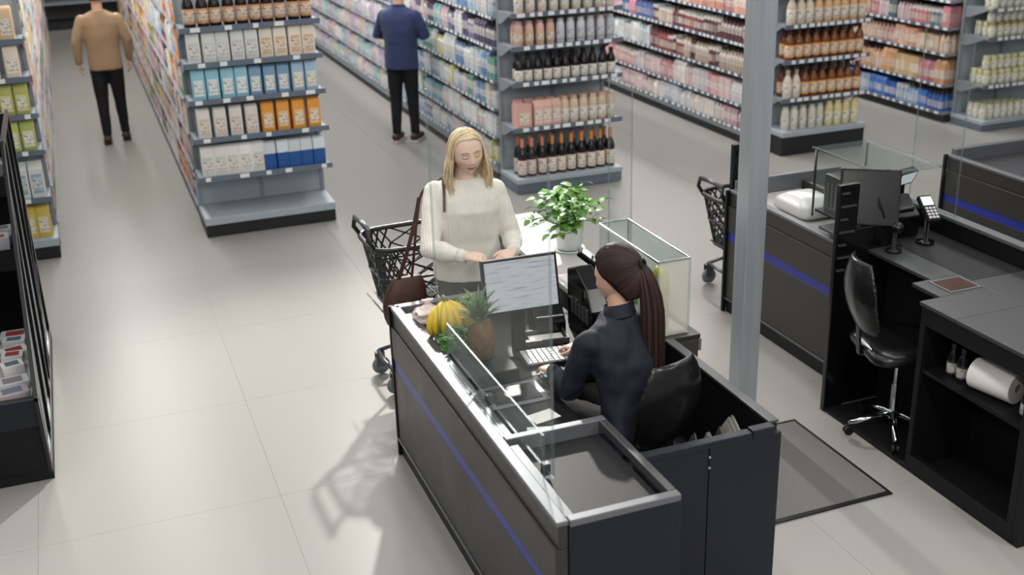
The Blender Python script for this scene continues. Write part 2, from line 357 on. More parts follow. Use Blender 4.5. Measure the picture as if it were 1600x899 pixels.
# ------------------------------------------------------------------ goods: base meshes (origin at the bottom centre, unit sized, y- faces front)
def rrect(w, d, z, k=0.2, n=3):
    """rounded rectangle ring"""
    r = min(w, d)*k; P = []
    for cx, cy, a0 in ((w-r, d-r, 0), (-(w-r), d-r, PI/2), (-(w-r), -(d-r), PI), (w-r, -(d-r), 1.5*PI)):
        for j in range(n): a = a0+PI/2*j/(n-1); P.append((cx+r*math.cos(a), cy+r*math.sin(a), z))
    return P
def pouch_mesh(w, d, h, n=3):
    b = MB(); w /= 2; d /= 2
    b.loft([rrect(w*0.96, d*0.9, 0, 0.25, n), rrect(w, d, h*0.06, 0.25, n), rrect(w*1.02, d*1.05, h*0.45, 0.3, n), rrect(w, d*0.92, h*0.80, 0.3, n), rrect(w*0.97, d*0.62, h*0.93, 0.3, n), rrect(w*0.95, d*0.14, h, 0.3, n)])
    return b
def carton_mesh(w, d, h, gable=False):
    b = MB(); w /= 2; d /= 2
    if gable: b.prism([(-d, 0), (d, 0), (d, h*0.8), (0.008, h*0.95), (0.008, h), (-0.008, h), (-0.008, h*0.95), (-d, h*0.8)], 'x', -w, w)
    else: b.box(-w, w, -d, d, 0, h)
    return b
def paperpack_mesh(w, d, h):
    b = MB(); w /= 2; d /= 2
    b.loft([rrect(w*0.97, d*0.97, 0, 0.14, 3), rrect(w, d, h*0.03, 0.14, 3), rrect(w*1.01, d*1.03, h*0.5, 0.16, 3), rrect(w, d, h*0.90, 0.14, 3), rrect(w*0.98, d*0.86, h*0.965, 0.2, 3), rrect(w*0.97, d*0.42, h, 0.3, 3)])
    b.box(-w*0.96, w*0.96, -d*0.38, d*0.40, h*0.995, h*1.012)
    return b
PROF = {
 'wine':  ([(0.034, 0), (0.037, 0.006), (0.037, 0.165), (0.030, 0.195), (0.016, 0.225), (0.0135, 0.235), (0.0135, 0.27)], (0.0378, 0.02, 0.135), [(0.0152, 0.235), (0.0152, 0.302), (0.0135, 0.306)]),
 'sauce': ([(0.036, 0), (0.039, 0.006), (0.039, 0.12), (0.036, 0.15), (0.022, 0.185), (0.0165, 0.195), (0.0165, 0.205)], (0.0398, 0.012, 0.108), [(0.0185, 0.198), (0.019, 0.232), (0.016, 0.236)]),
 'oil':   ([(0.040, 0), (0.044, 0.008), (0.044, 0.15), (0.040, 0.18), (0.024, 0.215), (0.017, 0.228), (0.017, 0.24)], (0.0448, 0.03, 0.14), [(0.019, 0.232), (0.0195, 0.274), (0.016, 0.278)]),
 'jar':   ([(0.036, 0), (0.040, 0.008), (0.041, 0.10), (0.038, 0.125), (0.034, 0.132), (0.034, 0.14)], (0.0418, 0.02, 0.095), [(0.037, 0.131), (0.0375, 0.156), (0.035, 0.159)]),
 'flask': ([(0.038, 0), (0.042, 0.010), (0.043, 0.16), (0.040, 0.195), (0.030, 0.213), (0.028, 0.218)], (0.0438, 0.03, 0.13), [(0.031, 0.214), (0.031, 0.236), (0.027, 0.241)]),
 'stub':  ([(0.040, 0), (0.044, 0.008), (0.044, 0.135), (0.038, 0.165), (0.026, 0.182), (0.024, 0.19)], (0.0448, 0.02, 0.12), [(0.027, 0.183), (0.0275, 0.212), (0.024, 0.216)]),
}
GM = {}
def goods_mesh(key):
    if key in GM: return GM[key]
    body, lab, cap = PROF[key]; n = 14
    def fin(b, mats):
        me = b.mesh(key, smooth=True); me.set_sharp_from_angle(angle=math.radians(35))
        for k in mats: me.materials.append(MATS[k])
        return me
    GM[key] = (fin(MB().lathe(body, n=n), ['obj_gloss']), fin(MB().lathe([(lab[0]-0.0006, lab[1]), (lab[0], lab[1]+0.001), (lab[0], lab[2]-0.001), (lab[0]-0.0006, lab[2])], n=n), ['obj_label']),
               fin(MB().lathe(cap, n=n), ['obj_plain']))
    return GM[key]
PACK = {'band': (0.098, 0.075, 0.235), 'paper': (0.098, 0.075, 0.235), 'pouch': (0.10, 0.07, 0.23), 'carton': (0.10, 0.085, 0.20), 'milk': (0.085, 0.085, 0.235), 'block': (0.15, 0.09, 0.23)}
def pack_mesh(key):
    if key in GM: return GM[key]
    w, d, h = PACK[key]
    b = {'paper': paperpack_mesh, 'band': paperpack_mesh, 'pouch': pouch_mesh, 'carton': carton_mesh, 'milk': lambda a, c, e: carton_mesh(a, c, e, True), 'block': carton_mesh}[key](w, d, h)
    me = b.mesh(key, smooth=key in ('paper', 'pouch', 'band')); me.materials.append(MATS['obj_plain'])
    if key in ('paper', 'pouch', 'band'): me.set_sharp_from_angle(angle=math.radians(50))
    # printed front label, a thin panel of its own
    f = 1.045 if key in ('paper', 'pouch') else 1.0
    lb = MB().box(-w*0.36, w*0.36, -d/2*f-0.0022, -d/2*f-0.0004, h*0.14, h*0.66).mesh('label'); lb.materials.append(MATS['obj_label'])
    if key == 'band':
        b2 = MB(); b2.loft([rrect(w/2*1.012, d/2*1.012, h*0.015, 0.14, 3), rrect(w/2*1.022, d/2*1.045, h*0.5, 0.16, 3), rrect(w/2*1.02, d/2*1.04, h*0.58, 0.16, 3)], cap=False); lb = b2.mesh('label'); lb.materials.append(MATS['obj_plain'])
    GM[key] = (me, lb, None); return GM[key]
COUNT = {'bottle': 0, 'jar': 0, 'pack': 0, 'carton': 0}
NAMES = {'wine': ('glass_bottle', 'bottle'), 'sauce': ('sauce_bottle', 'bottle'), 'oil': ('sauce_bottle', 'bottle'), 'jar': ('food_jar', 'jar'), 'flask': ('food_jar', 'jar'), 'stub': ('sauce_bottle', 'bottle'),
         'paper': ('paper_pack', 'pack'), 'band': ('paper_pack', 'pack'), 'pouch': ('stand_up_pouch', 'pack'), 'carton': ('carton', 'carton'), 'milk': ('drink_carton', 'carton'), 'block': ('carton', 'carton')}
def product(key, loc, body, label_col, cap_col, label, group, sc=1.0, rot=0.0):
    me = goods_mesh(key) if key in PROF else pack_mesh(key)
    nm, cat = NAMES[key]; COUNT[cat] += 1
    o = mkobj(nm, me[0], None, loc=loc, rotz=rot, color=body); o.scale = (sc, sc, sc); tag(o, label, cat, group)
    mkobj('label', me[1], None, o, color=label_col)
    if me[2] is not None: mkobj('cap' if cat == 'bottle' else 'lid', me[2], None, o, color=cap_col)
    return o
def row(x0, x1, y, z, specs, shelf, group, depth=0.0, rear=False, jx=0.004):
    """one row of goods; specs: (key, count, body, label, cap, words, scale)"""
    n = sum(s[1] for s in specs); pitch = (x1-x0)/n; i = 0
    for key, cnt, body, lc, cc, words, sc in specs:
        for k in range(cnt):
            x = x0+pitch*(i+0.5)+random.uniform(-jx, jx)
            if cnt == 1: lab = '%s %son %s' % (words, 'in the rear row ' if rear else '', shelf)
            else: lab = '%s %s from left %son %s' % (ORD[k], words, 'in the rear row ' if rear else '', shelf)
            product(key, (x, y+random.uniform(-0.006, 0.006), z+0.001), jit(srgb(*body), 0.08), jit(srgb(*lc), 0.05), jit(srgb(*cc), 0.1), lab, group, sc, random.uniform(-0.09, 0.09)); i += 1
# --- endcap 1 (paper packs)
sh = 'of paper pack endcap'
Wp = (226, 220, 210); f1 = 9.97
row(0.87, 1.95, f1, 1.80, [('oil', 10, (30, 24, 22), (206, 148, 96), (24, 20, 20), 'dark bottle', 1.12)], 'top shelf '+sh, 'dark bottles on the paper pack endcap')
row(0.87, 1.95, f1, 1.505, [('paper', 5, (228, 230, 228), (206, 210, 205), Wp, 'plain white pack', 1.11), ('paper', 4, (232, 222, 208), (222, 178, 128), Wp, 'cream pack with tan print', 1.11)], 'second shelf '+sh, 'white paper packs on the endcap')
row(0.87, 1.95, f1, 1.195, [('paper', 4, (150, 202, 220), (222, 236, 240), Wp, 'light blue pack', 1.11), ('paper', 3, (130, 164, 196), (220, 226, 230), Wp, 'grey blue pack', 1.05), ('paper', 2, (160, 190, 210), (236, 226, 206), Wp, 'pale blue pack', 1.07)], 'third shelf '+sh, 'blue paper packs on the endcap')
row(0.87, 1.95, f1, 0.865, [('paper', 4, (224, 218, 214), (214, 192, 174), Wp, 'off-white pack with beige label', 1.09), ('paper', 4, (226, 154, 62), (238, 196, 140), Wp, 'orange pack', 1.11)], 'fourth shelf '+sh, 'white and orange packs on the endcap')
row(0.87, 1.95, f1, 0.525, [('paper', 5, (232, 230, 226), (210, 206, 198), Wp, 'tall white pack', 1.13), ('band', 5, (214, 220, 226), (36, 84, 152), Wp, 'blue and white pack', 1.07)], 'fifth shelf '+sh, 'white and blue packs on the endcap')
# --- endcap 2 (behind the woman)
sh = 'shelf behind the woman'; f2 = 9.965
row(3.79, 4.83, f2, 2.02, [('jar', 10, (222, 206, 178), (226, 216, 200), (226, 220, 210), 'cream jar', 1.2)], 'topmost '+sh, 'cream jars behind the woman')
row(3.79, 4.83, f2, 1.695, [('flask', 3, (226, 198, 176), (232, 214, 196), (226, 214, 200), 'peach jar', 0.98), ('flask', 6, (222, 204, 172), (228, 216, 196), (228, 220, 206), 'cream jar', 0.98)], 'upper '+sh, 'cream jars behind the woman')
row(3.79, 4.83, f2, 1.395, [('flask', 4, (222, 180, 170), (214, 176, 130), (206, 160, 150), 'pink flask', 0.95), ('flask', 6, (206, 208, 214), (170, 180, 200), (200, 204, 210), 'white flask', 0.95)], 'second '+sh, 'flasks behind the woman')
row(3.79, 4.83, f2, 1.06, [('sauce', 11, (36, 30, 32), (224, 214, 204), (40, 32, 32), 'dark sauce bottle', 1.06)], 'third '+sh, 'dark sauce bottles behind the woman')
product('block', (3.865, f2, 0.631), srgb(222, 172, 162), srgb(226, 200, 176), None or (1, 1, 1), 'wide pink carton at the left end of fourth shelf behind the woman', 'cartons and flasks behind the woman', 0.98)
row(3.955, 4.83, f2, 0.63, [('milk', 3, (224, 184, 170), (228, 208, 192), Wp, 'pink drink carton', 1.06), ('flask', 6, (214, 192, 168), (222, 214, 204), (206, 176, 160), 'cream flask', 1.08)], 'fourth '+sh, 'cartons and flasks behind the woman')
row(3.79, 4.83, f2, 0.15, [('wine', 3, (42, 34, 36), (232, 200, 188), (206, 128, 104), 'pink-capped bottle', 1.22), ('wine', 7, (30, 32, 36), (230, 208, 188), (214, 142, 72), 'gold-capped bottle', 1.22)], 'bottom '+sh, 'capped glass bottles behind the woman')
for z, key, c, lc, cc, words, sc, nm in ((1.395, 'flask', (214, 172, 160), (206, 170, 140), (200, 160, 150), 'rose flask', 0.93, 'second'), (1.06, 'sauce', (40, 30, 32), (214, 190, 180), (44, 34, 34), 'dark sauce bottle', 1.04, 'third'),
                                  (0.63, 'milk', (220, 170, 160), (224, 200, 180), Wp, 'rose carton', 1.04, 'fourth'), (0.15, 'wine', (40, 32, 34), (226, 190, 180), (206, 130, 96), 'capped bottle', 1.2, 'bottom')):
    row(3.80, 4.82, f2+0.12, z, [(key, 9, c, lc, cc, words, sc)], nm+' '+sh, 'rear rows behind the woman', rear=True)
# --- endcap 3 (orange bottles)
sh = 'shelf right of the column'; f3 = 10.03
row(6.78, 7.74, f3, 1.345, [('oil', 3, (226, 206, 186), (228, 214, 200), (206, 186, 166), 'cream bottle', 1.1), ('oil', 6, (222, 178, 132), (228, 206, 180), (196, 140, 90), 'amber bottle', 1.1)], 'top '+sh, 'bottles right of the column')
row(6.78, 7.74, f3, 0.985, [('oil', 9, (124, 72, 40), (226, 166, 98), (74, 42, 32), 'orange bottle', 1.12)], 'second '+sh, 'bottles right of the column')
row(6.78, 7.74, f3, 0.59, [('oil', 2, (220, 206, 190), (226, 216, 202), (196, 170, 150), 'cream bottle', 1.06), ('oil', 7, (128, 76, 42), (228, 172, 104), (76, 44, 34), 'orange bottle', 1.12)], 'third '+sh, 'bottles right of the column')
row(6.78, 7.74, f3, 0.255, [('flask', 5, (216, 212, 198), (210, 206, 190), (196, 196, 180), 'white jar', 1.02), ('flask', 4, (226, 212, 160), (224, 216, 180), (224, 214, 170), 'yellow jar', 1.08)], 'bottom '+sh, 'jars right of the column')
row(6.80, 7.72, f3+0.13, 0.985, [('oil', 8, (110, 64, 38), (206, 146, 88), (70, 40, 32), 'orange bottle', 1.1)], 'second '+sh, 'rear bottles right of the column', rear=True)
row(6.80, 7.72, f3+0.13, 0.59, [('oil', 8, (110, 64, 38), (206, 146, 88), (70, 40, 32), 'orange bottle', 1.1)], 'third '+sh, 'rear bottles right of the column', rear=True)
# --- endcap 4 (far right)
sh = 'shelf at far right'
for z, c, nm, rows in ((1.33, (206, 204, 150), 'upper', 2), (1.02, (206, 200, 160), 'third', 3), (0.50, (204, 200, 150), 'second', 3), (0.115, (214, 210, 200), 'bottom', 3)):
    for q in range(rows):
        row(9.30, 9.98, 9.93+0.095*q, z, [('jar', 7, c, (224, 222, 206), (212, 210, 180) if z != 1.02 else (150, 140, 110), 'pale jar', 1.0)], nm+' '+sh,
            'pale jars at far right', rear=False) if q == 0 else [row(9.30, 9.98, 9.93+0.095*q, z+(0.0), [('jar', 7, c, (224, 222, 206), (212, 210, 180), 'pale jar in row %s' % ('two', 'three')[q-1], 1.0)], nm+' '+sh, 'pale jars at far right')]
    if z in (1.02, 0.50):
        row(9.30, 9.98, 9.96, z+0.160, [('jar', 7, c, (224, 222, 206), (212, 210, 180), 'stacked pale jar', 1.0)], nm+' '+sh, 'pale jars at far right')
# --- endcap 0 (far left)
sh = 'of the far left endcap'
row(-0.87, -0.40, 9.99, 1.82, [('paper', 3, (222, 190, 150), (232, 220, 200), Wp, 'tan pack', 1.1)], 'top shelf '+sh, 'packs on the far left endcap')
row(-0.87, -0.40, 9.99, 1.52, [('paper', 1, (190, 150, 110), (220, 190, 150), Wp, 'brown pack', 1.1), ('paper', 2, (226, 208, 190), (238, 226, 214), Wp, 'cream pack', 1.12)], 'second shelf '+sh, 'packs on the far left endcap')
row(-0.87, -0.40, 9.99, 1.22, [('pouch', 2, (206, 150, 110), (214, 200, 150), Wp, 'salmon pouch', 1.0), ('pouch', 2, (180, 180, 100), (212, 208, 150), Wp, 'lime green pouch', 1.1)], 'third shelf '+sh, 'packs on the far left endcap')
row(-0.87, -0.40, 9.99, 0.92, [('pouch', 2, (150, 190, 120), (226, 232, 210), Wp, 'green pouch', 1.0), ('pouch', 2, (172, 184, 96), (216, 218, 190), Wp, 'yellow green pouch', 1.12)], 'fourth shelf '+sh, 'packs on the far left endcap')
row(-0.87, -0.40, 10.015, 0.52, [('milk', 2, (60, 120, 80), (220, 228, 220), Wp, 'green carton', 1.1), ('milk', 2, (214, 218, 212), (130, 170, 200), Wp, 'white carton with blue print', 1.3)], 'fifth shelf '+sh, 'packs on the far left endcap')
row(-0.87, -0.40, 10.0, 0.18, [('milk', 2, (70, 130, 110), (214, 222, 216), Wp, 'teal carton', 1.1), ('paper', 2, (206, 180, 84), (218, 212, 180), (40, 40, 40), 'yellow pack', 1.15)], 'bottom deck '+sh, 'packs on the far left endcap')

# ------------------------------------------------------------------ goods along the aisles
def side_mesh(kind):
    b = MB()
    Q = lambda k, e, z: [(x*k, y*e, z) for x, y in ((-.5, -.5), (.5, -.5), (.5, .5), (-.5, .5))]
    if kind == 'carton':
        b.loft([Q(1, 1, 0), Q(1, 1, 0.25)]); b.loft([Q(1, 1, 0.25), Q(1, 1, 0.68)], mi=2, cap=False); b.loft([Q(1, 1, 0.68), Q(1, 1, 1)])
    elif kind == 'pack':
        b.loft([Q(0.96, 0.9, 0), Q(0.98, 0.95, 0.22)]); b.loft([Q(0.98, 0.95, 0.22), Q(1, 1, 0.6)], mi=2, cap=False); b.loft([Q(1, 1, 0.6), Q(0.98, 0.8, 0.85), Q(0.95, 0.15, 1)])
    elif kind == 'jar':
        b.lathe([(0.46, 0), (0.5, 0.05), (0.5, 0.2)], n=8, cap=False); b.lathe([(0.5, 0.2), (0.5, 0.6)], n=8, cap=False, mi=2); b.lathe([(0.5, 0.6), (0.5, 0.74), (0.44, 0.82)], n=8, cap=False); b.lathe([(0.46, 0.82), (0.46, 1.0)], n=8, mi=1)
    else:
        b.lathe([(0.47, 0), (0.5, 0.04), (0.5, 0.14)], n=8, cap=False); b.lathe([(0.5, 0.14), (0.5, 0.5)], n=8, cap=False, mi=2); b.lathe([(0.5, 0.5), (0.5, 0.60), (0.2, 0.80), (0.2, 0.86)], n=8, cap=False); b.lathe([(0.22, 0.86), (0.22, 1.0)], n=8, mi=1)
    return b
SIDE_MB = {k: side_mesh(k) for k in ('carton', 'pack', 'jar', 'bottle')}
SIDE = {}
for k, b in SIDE_MB.items():
    me = b.mesh(k+'_goods', smooth=k in ('jar', 'bottle'))
    if k in ('jar', 'bottle'): me.set_sharp_from_angle(angle=math.radians(40))
    me.materials.append(MATS['obj_print'])
    me.materials.append(MATS['lid_white' if k == 'jar' else 'lid_dark']); me.materials.append(MATS['obj_print'])
    SIDE[k] = me
PAL = {
 'warm': [((222, 204, 186), 'cream'), ((206, 140, 84), 'orange'), ((150, 96, 70), 'brown'), ((226, 224, 220), 'white'), ((200, 190, 110), 'yellow'), ((110, 140, 90), 'green'), ((176, 150, 170), 'mauve'), ((96, 86, 90), 'dark'), ((214, 178, 168), 'pink'), ((160, 186, 206), 'light blue'), ((226, 224, 220), 'white')],
 'pastel': [((214, 176, 190), 'pink'), ((170, 196, 214), 'light blue'), ((224, 222, 226), 'white'), ((190, 170, 200), 'lilac'), ((150, 200, 196), 'aqua'), ((220, 196, 180), 'peach')],
 'cool': [((110, 170, 180), 'teal'), ((214, 220, 224), 'white'), ((214, 204, 130), 'yellow'), ((90, 150, 130), 'green'), ((150, 180, 210), 'light blue'), ((200, 206, 210), 'grey'), ((206, 190, 190), 'pink'), ((96, 130, 180), 'blue')],
 'violet': [((150, 120, 160), 'violet'), ((96, 110, 160), 'blue'), ((206, 170, 180), 'pink'), ((120, 170, 180), 'teal'), ((222, 220, 224), 'white'), ((70, 60, 90), 'dark purple'), ((200, 176, 170), 'beige')],
 'rose': [((206, 140, 152), 'rose'), ((222, 190, 190), 'pale pink'), ((226, 218, 214), 'white'), ((180, 110, 126), 'crimson'), ((216, 160, 160), 'pink'), ((206, 196, 206), 'lilac')],
 'bluemix': [((206, 120, 150), 'pink'), ((60, 90, 160), 'blue'), ((40, 80, 150), 'deep blue'), ((150, 150, 190), 'lavender'), ((90, 130, 180), 'sky blue')],
 'ice': [((222, 230, 234), 'white'), ((206, 222, 230), 'ice blue'), ((226, 228, 230), 'white'), ((190, 214, 226), 'pale blue')],
 'dark': [((96, 40, 44), 'dark red'), ((140, 60, 56), 'red brown'), ((80, 44, 50), 'maroon'), ((196, 170, 150), 'beige')],
 'palerose': [((224, 214, 214), 'white'), ((214, 180, 184), 'pale pink'), ((226, 210, 200), 'cream'), ((190, 150, 156), 'dusty pink'), ((196, 204, 216), 'pale blue')],
 'peach': [((222, 166, 140), 'peach'), ((214, 140, 116), 'salmon'), ((226, 190, 160), 'apricot'), ((206, 150, 140), 'coral')],
 'sunset': [((214, 150, 100), 'orange'), ((206, 170, 120), 'tan'), ((196, 110, 124), 'magenta'), ((210, 144, 150), 'pink'), ((222, 180, 150), 'apricot')],
 'blue': [((30, 80, 170), 'blue'), ((40, 100, 190), 'bright blue'), ((24, 60, 140), 'navy blue'), ((150, 180, 214), 'light blue')],
 'tealpink': [((206, 120, 130), 'rose'), ((60, 90, 100), 'dark teal'), ((214, 180, 190), 'pink'), ((110, 130, 140), 'grey'), ((206, 160, 120), 'tan')],
}
SHELF_PAL = [  # palette for each level of each gondola, near end first then far end
    [('warm', 'warm')]*7, [('warm', 'warm')]*7,
    [('cool', 'pastel'), ('cool', 'pastel'), ('cool', 'pastel'), ('cool', 'pastel'), ('violet', 'pastel'), ('cool', 'pastel'), ('violet', 'pastel')],
    [('palerose', 'ice'), ('rose', 'palerose'), ('dark', 'ice'), ('dark', 'bluemix'), ('peach', 'rose'), ('rose', 'pastel')],
    [('blue', 'blue'), ('sunset', 'peach'), ('peach', 'tealpink'), ('tealpink', 'rose'), ('rose', 'palerose'), ('palerose', 'pastel')]]
LVL = ['bottom', 'second', 'third', 'fourth', 'fifth', 'sixth', 'seventh']
items = []
for gi, (x0, x1, lv, sd_, where) in enumerate(GON):
    rnd = random.Random(100+gi)
    for li, z in enumerate(lv):
        gap = (lv[li+1]-z if li+1 < len(lv) else 0.32); y = 10.40; run = 0; runs = 0
        near_len = {2: 4.2, 3: 2.2 if li in (2, 3) else 3.4}.get(gi, 3.0)
        while y < Y1-0.12:
            if run <= 0:
                pal = PAL[SHELF_PAL[gi][li][0 if y < 10.4+near_len else 1]]; col, cname = rnd.choice(pal)
                kind = rnd.choices(('carton', 'pack', 'jar', 'bottle'), (3, 3, 2, 2))[0]
                if SHELF_PAL[gi][li][0] == 'dark' and y < 12.6: kind = rnd.choice(('bottle', 'jar'))
                run = rnd.choice((1, 2, 2, 3, 3, 4, 5)); wq = 0.0 if gi < 2 else 0.18; col = tuple(int(c_*(1-wq)+wq*t_) for c_, t_ in zip(col, (208, 204, 202))); col = col if gi > 1 else tuple(max(10, min(240, int(130+(c_-130)*1.25+(c_-sum(col)/3)*0.5))) for c_ in col); runs += 1; nth = -1
                w = {'carton': rnd.uniform(0.055, 0.085), 'pack': rnd.uniform(0.07, 0.10), 'jar': rnd.uniform(0.065, 0.08), 'bottle': rnd.uniform(0.06, 0.075)}[kind]
                h = {'carton': rnd.uniform(0.6, 0.78), 'pack': rnd.uniform(0.6, 0.8), 'jar': rnd.uniform(0.5, 0.65), 'bottle': rnd.uniform(0.72, 0.82)}[kind]*gap*(1.12 if gi < 2 else 1.0)
                dp = {'carton': 0.10, 'pack': 0.08, 'jar': w, 'bottle': w}[kind]
            nth += 1; grp = '%s %ss, %s block from front, %s shelf %s' % (cname, kind, ORD[min(runs-1, 19)], LVL[li], where)
            lab = '%s %s %s in %s block from front, %s shelf %s' % (ORD[nth], cname, kind, ORD[min(runs-1, 19)], LVL[li], where.replace('the man', 'man').replace('the column', 'column'))
            xf = (x0 if sd_ < 0 else x1)-sd_*(0.006+dp/2)
            for q in range(3 if gi in (2, 3, 4) else 2):
                items.append((kind, (xf-sd_*q*(dp+0.006)+rnd.uniform(-0.004, 0.004), y+w/2, z+0.001), (w*0.95, dp, h), jit(srgb(*col), 0.12), (lab, grp), q, math.hypot(xf, y)/(1 if q == 0 else 0.45), sd_))
            y += w; run -= 1
items.sort(key=lambda t: t[6])
QUOTA = {k: max(0, 300-COUNT[k]) for k in COUNT}
stuff = {k: MB() for k in QUOTA}
for kind, loc, (w, dp, h), col, lab, q, dist, sd_ in items:
    if QUOTA[kind] > 0 and q == 0:
        QUOTA[kind] -= 1
        o = mkobj({'carton': 'goods_carton', 'pack': 'goods_pack', 'jar': 'goods_jar', 'bottle': 'goods_bottle'}[kind], SIDE[kind], None, loc=loc, rotz=-PI/2 if sd_ < 0 else PI/2, color=col)
        o.scale = (w, dp, h); tag(o, lab[0], kind, lab[1])
    else:
        b = SIDE_MB[kind]; lk = random.uniform(0.15, 0.75); lab_c = tuple(a*(1-lk)+e*lk for a, e in zip(col, srgb(228, 222, 214))); c2 = {'jar': srgb(226, 222, 216), 'bottle': srgb(60, 46, 44)}.get(kind, col); k = len(stuff[kind].v); s = stuff[kind]
        s.v += [(loc[0]-sd_*-1*v[1]*dp, loc[1]+v[0]*w, loc[2]+v[2]*h) for v in b.v]
        # a paler printed band on the face of boxes and packs: split by face, colour only
        for f, m in zip(b.f, b.m): s.f.append(tuple(i+k for i in f)); s.m.append(0); s.c.append(jit(col, 0.2) if m == 0 else (c2 if m == 1 else lab_c))
for kind, s in stuff.items():
    if s.f:
        o = s.build('shelf_goods', 'attr_goods'); tag(o, 'rows of small colourful %ss filling the long aisle shelves' % kind, 'goods', kind='stuff')
# end-of-aisle shelving against the back wall
for xa, nm in ((-1.3, 'behind the man in tan'), (3.0, 'at the end of the second aisle')):
    r = thing('wall_shelf', (xa+1.2, 24.2, 0), 'dark shelf unit against the back wall '+nm, 'shelf')
    MB().box(xa, xa+2.4, 23.9, 24.5, 0.0, 0.15).build('kick_plate', 'kick_black', r)
    MB().box(xa, xa+2.4, 24.42, 24.5, 0.151, 2.3).build('back_panel', 'wall_paint', r)
    for z in (0.5, 0.9, 1.3, 1.7, 2.1): MB().box(xa, xa+2.4, 23.9, 24.41, z-0.03, z).build('shelf_board', 'shelf_metal', r)
    for xe in (xa-0.03, xa+2.401): MB().box(xe, xe+0.029, 23.9, 24.5, 0, 2.3).build('side_panel', 'kick_black', r)
# ------------------------------------------------------------------ front checkout
mat('screen', (214, 218, 222), 0.25, emis=(214, 220, 226), estr=0.35)
mat('paper_white', (226, 224, 220), 0.7, var=0.03); mat('pinkish', (196, 140, 128), 0.6, var=0.1)
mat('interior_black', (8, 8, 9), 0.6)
def side_with_stripe(r, x, ya, yb, top=0.9, far_post=True):
    """left flank of a checkout facing -x: kick, lower panel, blue strip, upper panel, ledge, rim"""
    MB().box(x+0.015, x+0.05, ya, yb, 0.002, 0.10).build('kick_plate', 'black_panel', r)
    MB().box(x-0.006, x+0.05, ya, yb, 0.101, 0.115).build('kick_trim', 'dark_steel', r, bevel=0.003)
    MB().box(x+0.004, x+0.05, ya, yb, 0.116, top-0.360).build('lower_panel', 'dark_panel', r, bevel=0.002)
    MB().box(x+0.006, x+0.05, ya, yb, top-0.359, top-0.301).build('blue_strip', 'blue_strip', r)
    MB().box(x, x+0.05, ya, yb, top-0.30, top-0.115).build('upper_panel', 'dark_panel', r, bevel=0.004)
    MB().box(x+0.012, x+0.05, ya, yb, top-0.114, top-0.022).build('top_panel', 'dark_panel', r, bevel=0.003)
    MB().box(x+0.005, x+0.055, ya, yb, top-0.021, top).build('rim', 'steel_rim', r, bevel=0.005)
C1 = thing('checkout_counter', (1.6, 4.4, 0), 'dark grey checkout counter where the dark-haired cashier sits', 'checkout')
XL, XR, YN, YF = 1.345, 1.855, 3.25, 5.50
side_with_stripe(C1, XL, YN, YF)
MB().box(XL-0.004, XL+0.028, YF-0.001, YF+0.022, 0.002, 0.90).build('corner_post', 'black_panel', C1, bevel=0.004)
MB().box(XL+0.029, 2.30, YF+0.0, YF+0.02, 0.002, 0.86).build('far_panel', 'dark_panel', C1)
MB().box(XL+0.029, 2.30, YF-0.03, YF+0.02, 0.861, 0.90).build('far_rim', 'steel_rim', C1, bevel=0.004)
# near end: navy end panels and the packing tray with its steel frame
MB().box(XL+0.052, XR, YN-0.004, YN+0.03, 0.002, 0.872).build('end_panel', 'navy_panel', C1, bevel=0.004)
MB().box(XR-0.03, XR, YN+0.031, 3.59, 0.002, 0.872).build('flank_panel', 'navy_panel', C1, bevel=0.003)
MB().box(XL+0.056, XR, YN-0.006, YN+0.035, 0.873, 0.902).build('tray_rim', 'steel_rim', C1, bevel=0.004)
MB().box(XR-0.035, XR, YN+0.036, 3.895, 0.862, 0.902).build('tray_rim', 'dark_steel', C1, bevel=0.004)
MB().box(XL+0.056, XR, 3.896, 3.935, 0.835, 0.902).build('tray_rim', 'steel_rim', C1, bevel=0.004)
MB().box(XL+0.056, XR-0.036, YN+0.036, 3.895, 0.80, 0.838).build('tray_floor', 'belt', C1)
MB().box(XL+0.056, XL+0.10, YN+0.036, 3.895, 0.839, 0.885).build('tray_guide', 'dark_steel', C1, bevel=0.004)
# belt, slide, desk
MB().box(XL+0.056, XL+0.118, 3.936, YF-0.031, 0.80, 0.872).build('belt_guide', 'dark_steel', C1, bevel=0.005)
MB().box(XL+0.12, 1.735, 4.60, YF-0.031, 0.74, 0.855).build('conveyor_belt', 'belt', C1, bevel=0.006)
MB().box(XL+0.12, 1.83, 3.936, 4.597, 0.74, 0.80).build('slide_plate', 'dark_slide', C1, bevel=0.003)
MB().box(1.832, 2.30, 4.56, 4.598, 0.735, 0.80).box(1.737, 2.30, 4.598, YF-0.031, 0.735, 0.80).build('desk_top', 'black_plastic', C1, bevel=0.006)
MB().box(XR-0.03, XR, 3.936, 4.56, 0.002, 0.738).build('inner_panel', 'black_panel', C1)
MB().box(1.832, 2.30, 4.95, 4.98, 0.002, 0.734).build('modesty_panel', 'interior_black', C1)
# scanner window, steel frame and glass
MB().box(1.50, 1.79, 4.34, 4.56, 0.8005, 0.806).build('scanner_frame', 'steel_rim', C1, bevel=0.002)
MB().box(1.53, 1.76, 4.37, 4.53, 0.8062, 0.809).build('scanner_glass', 'black_gloss', C1)
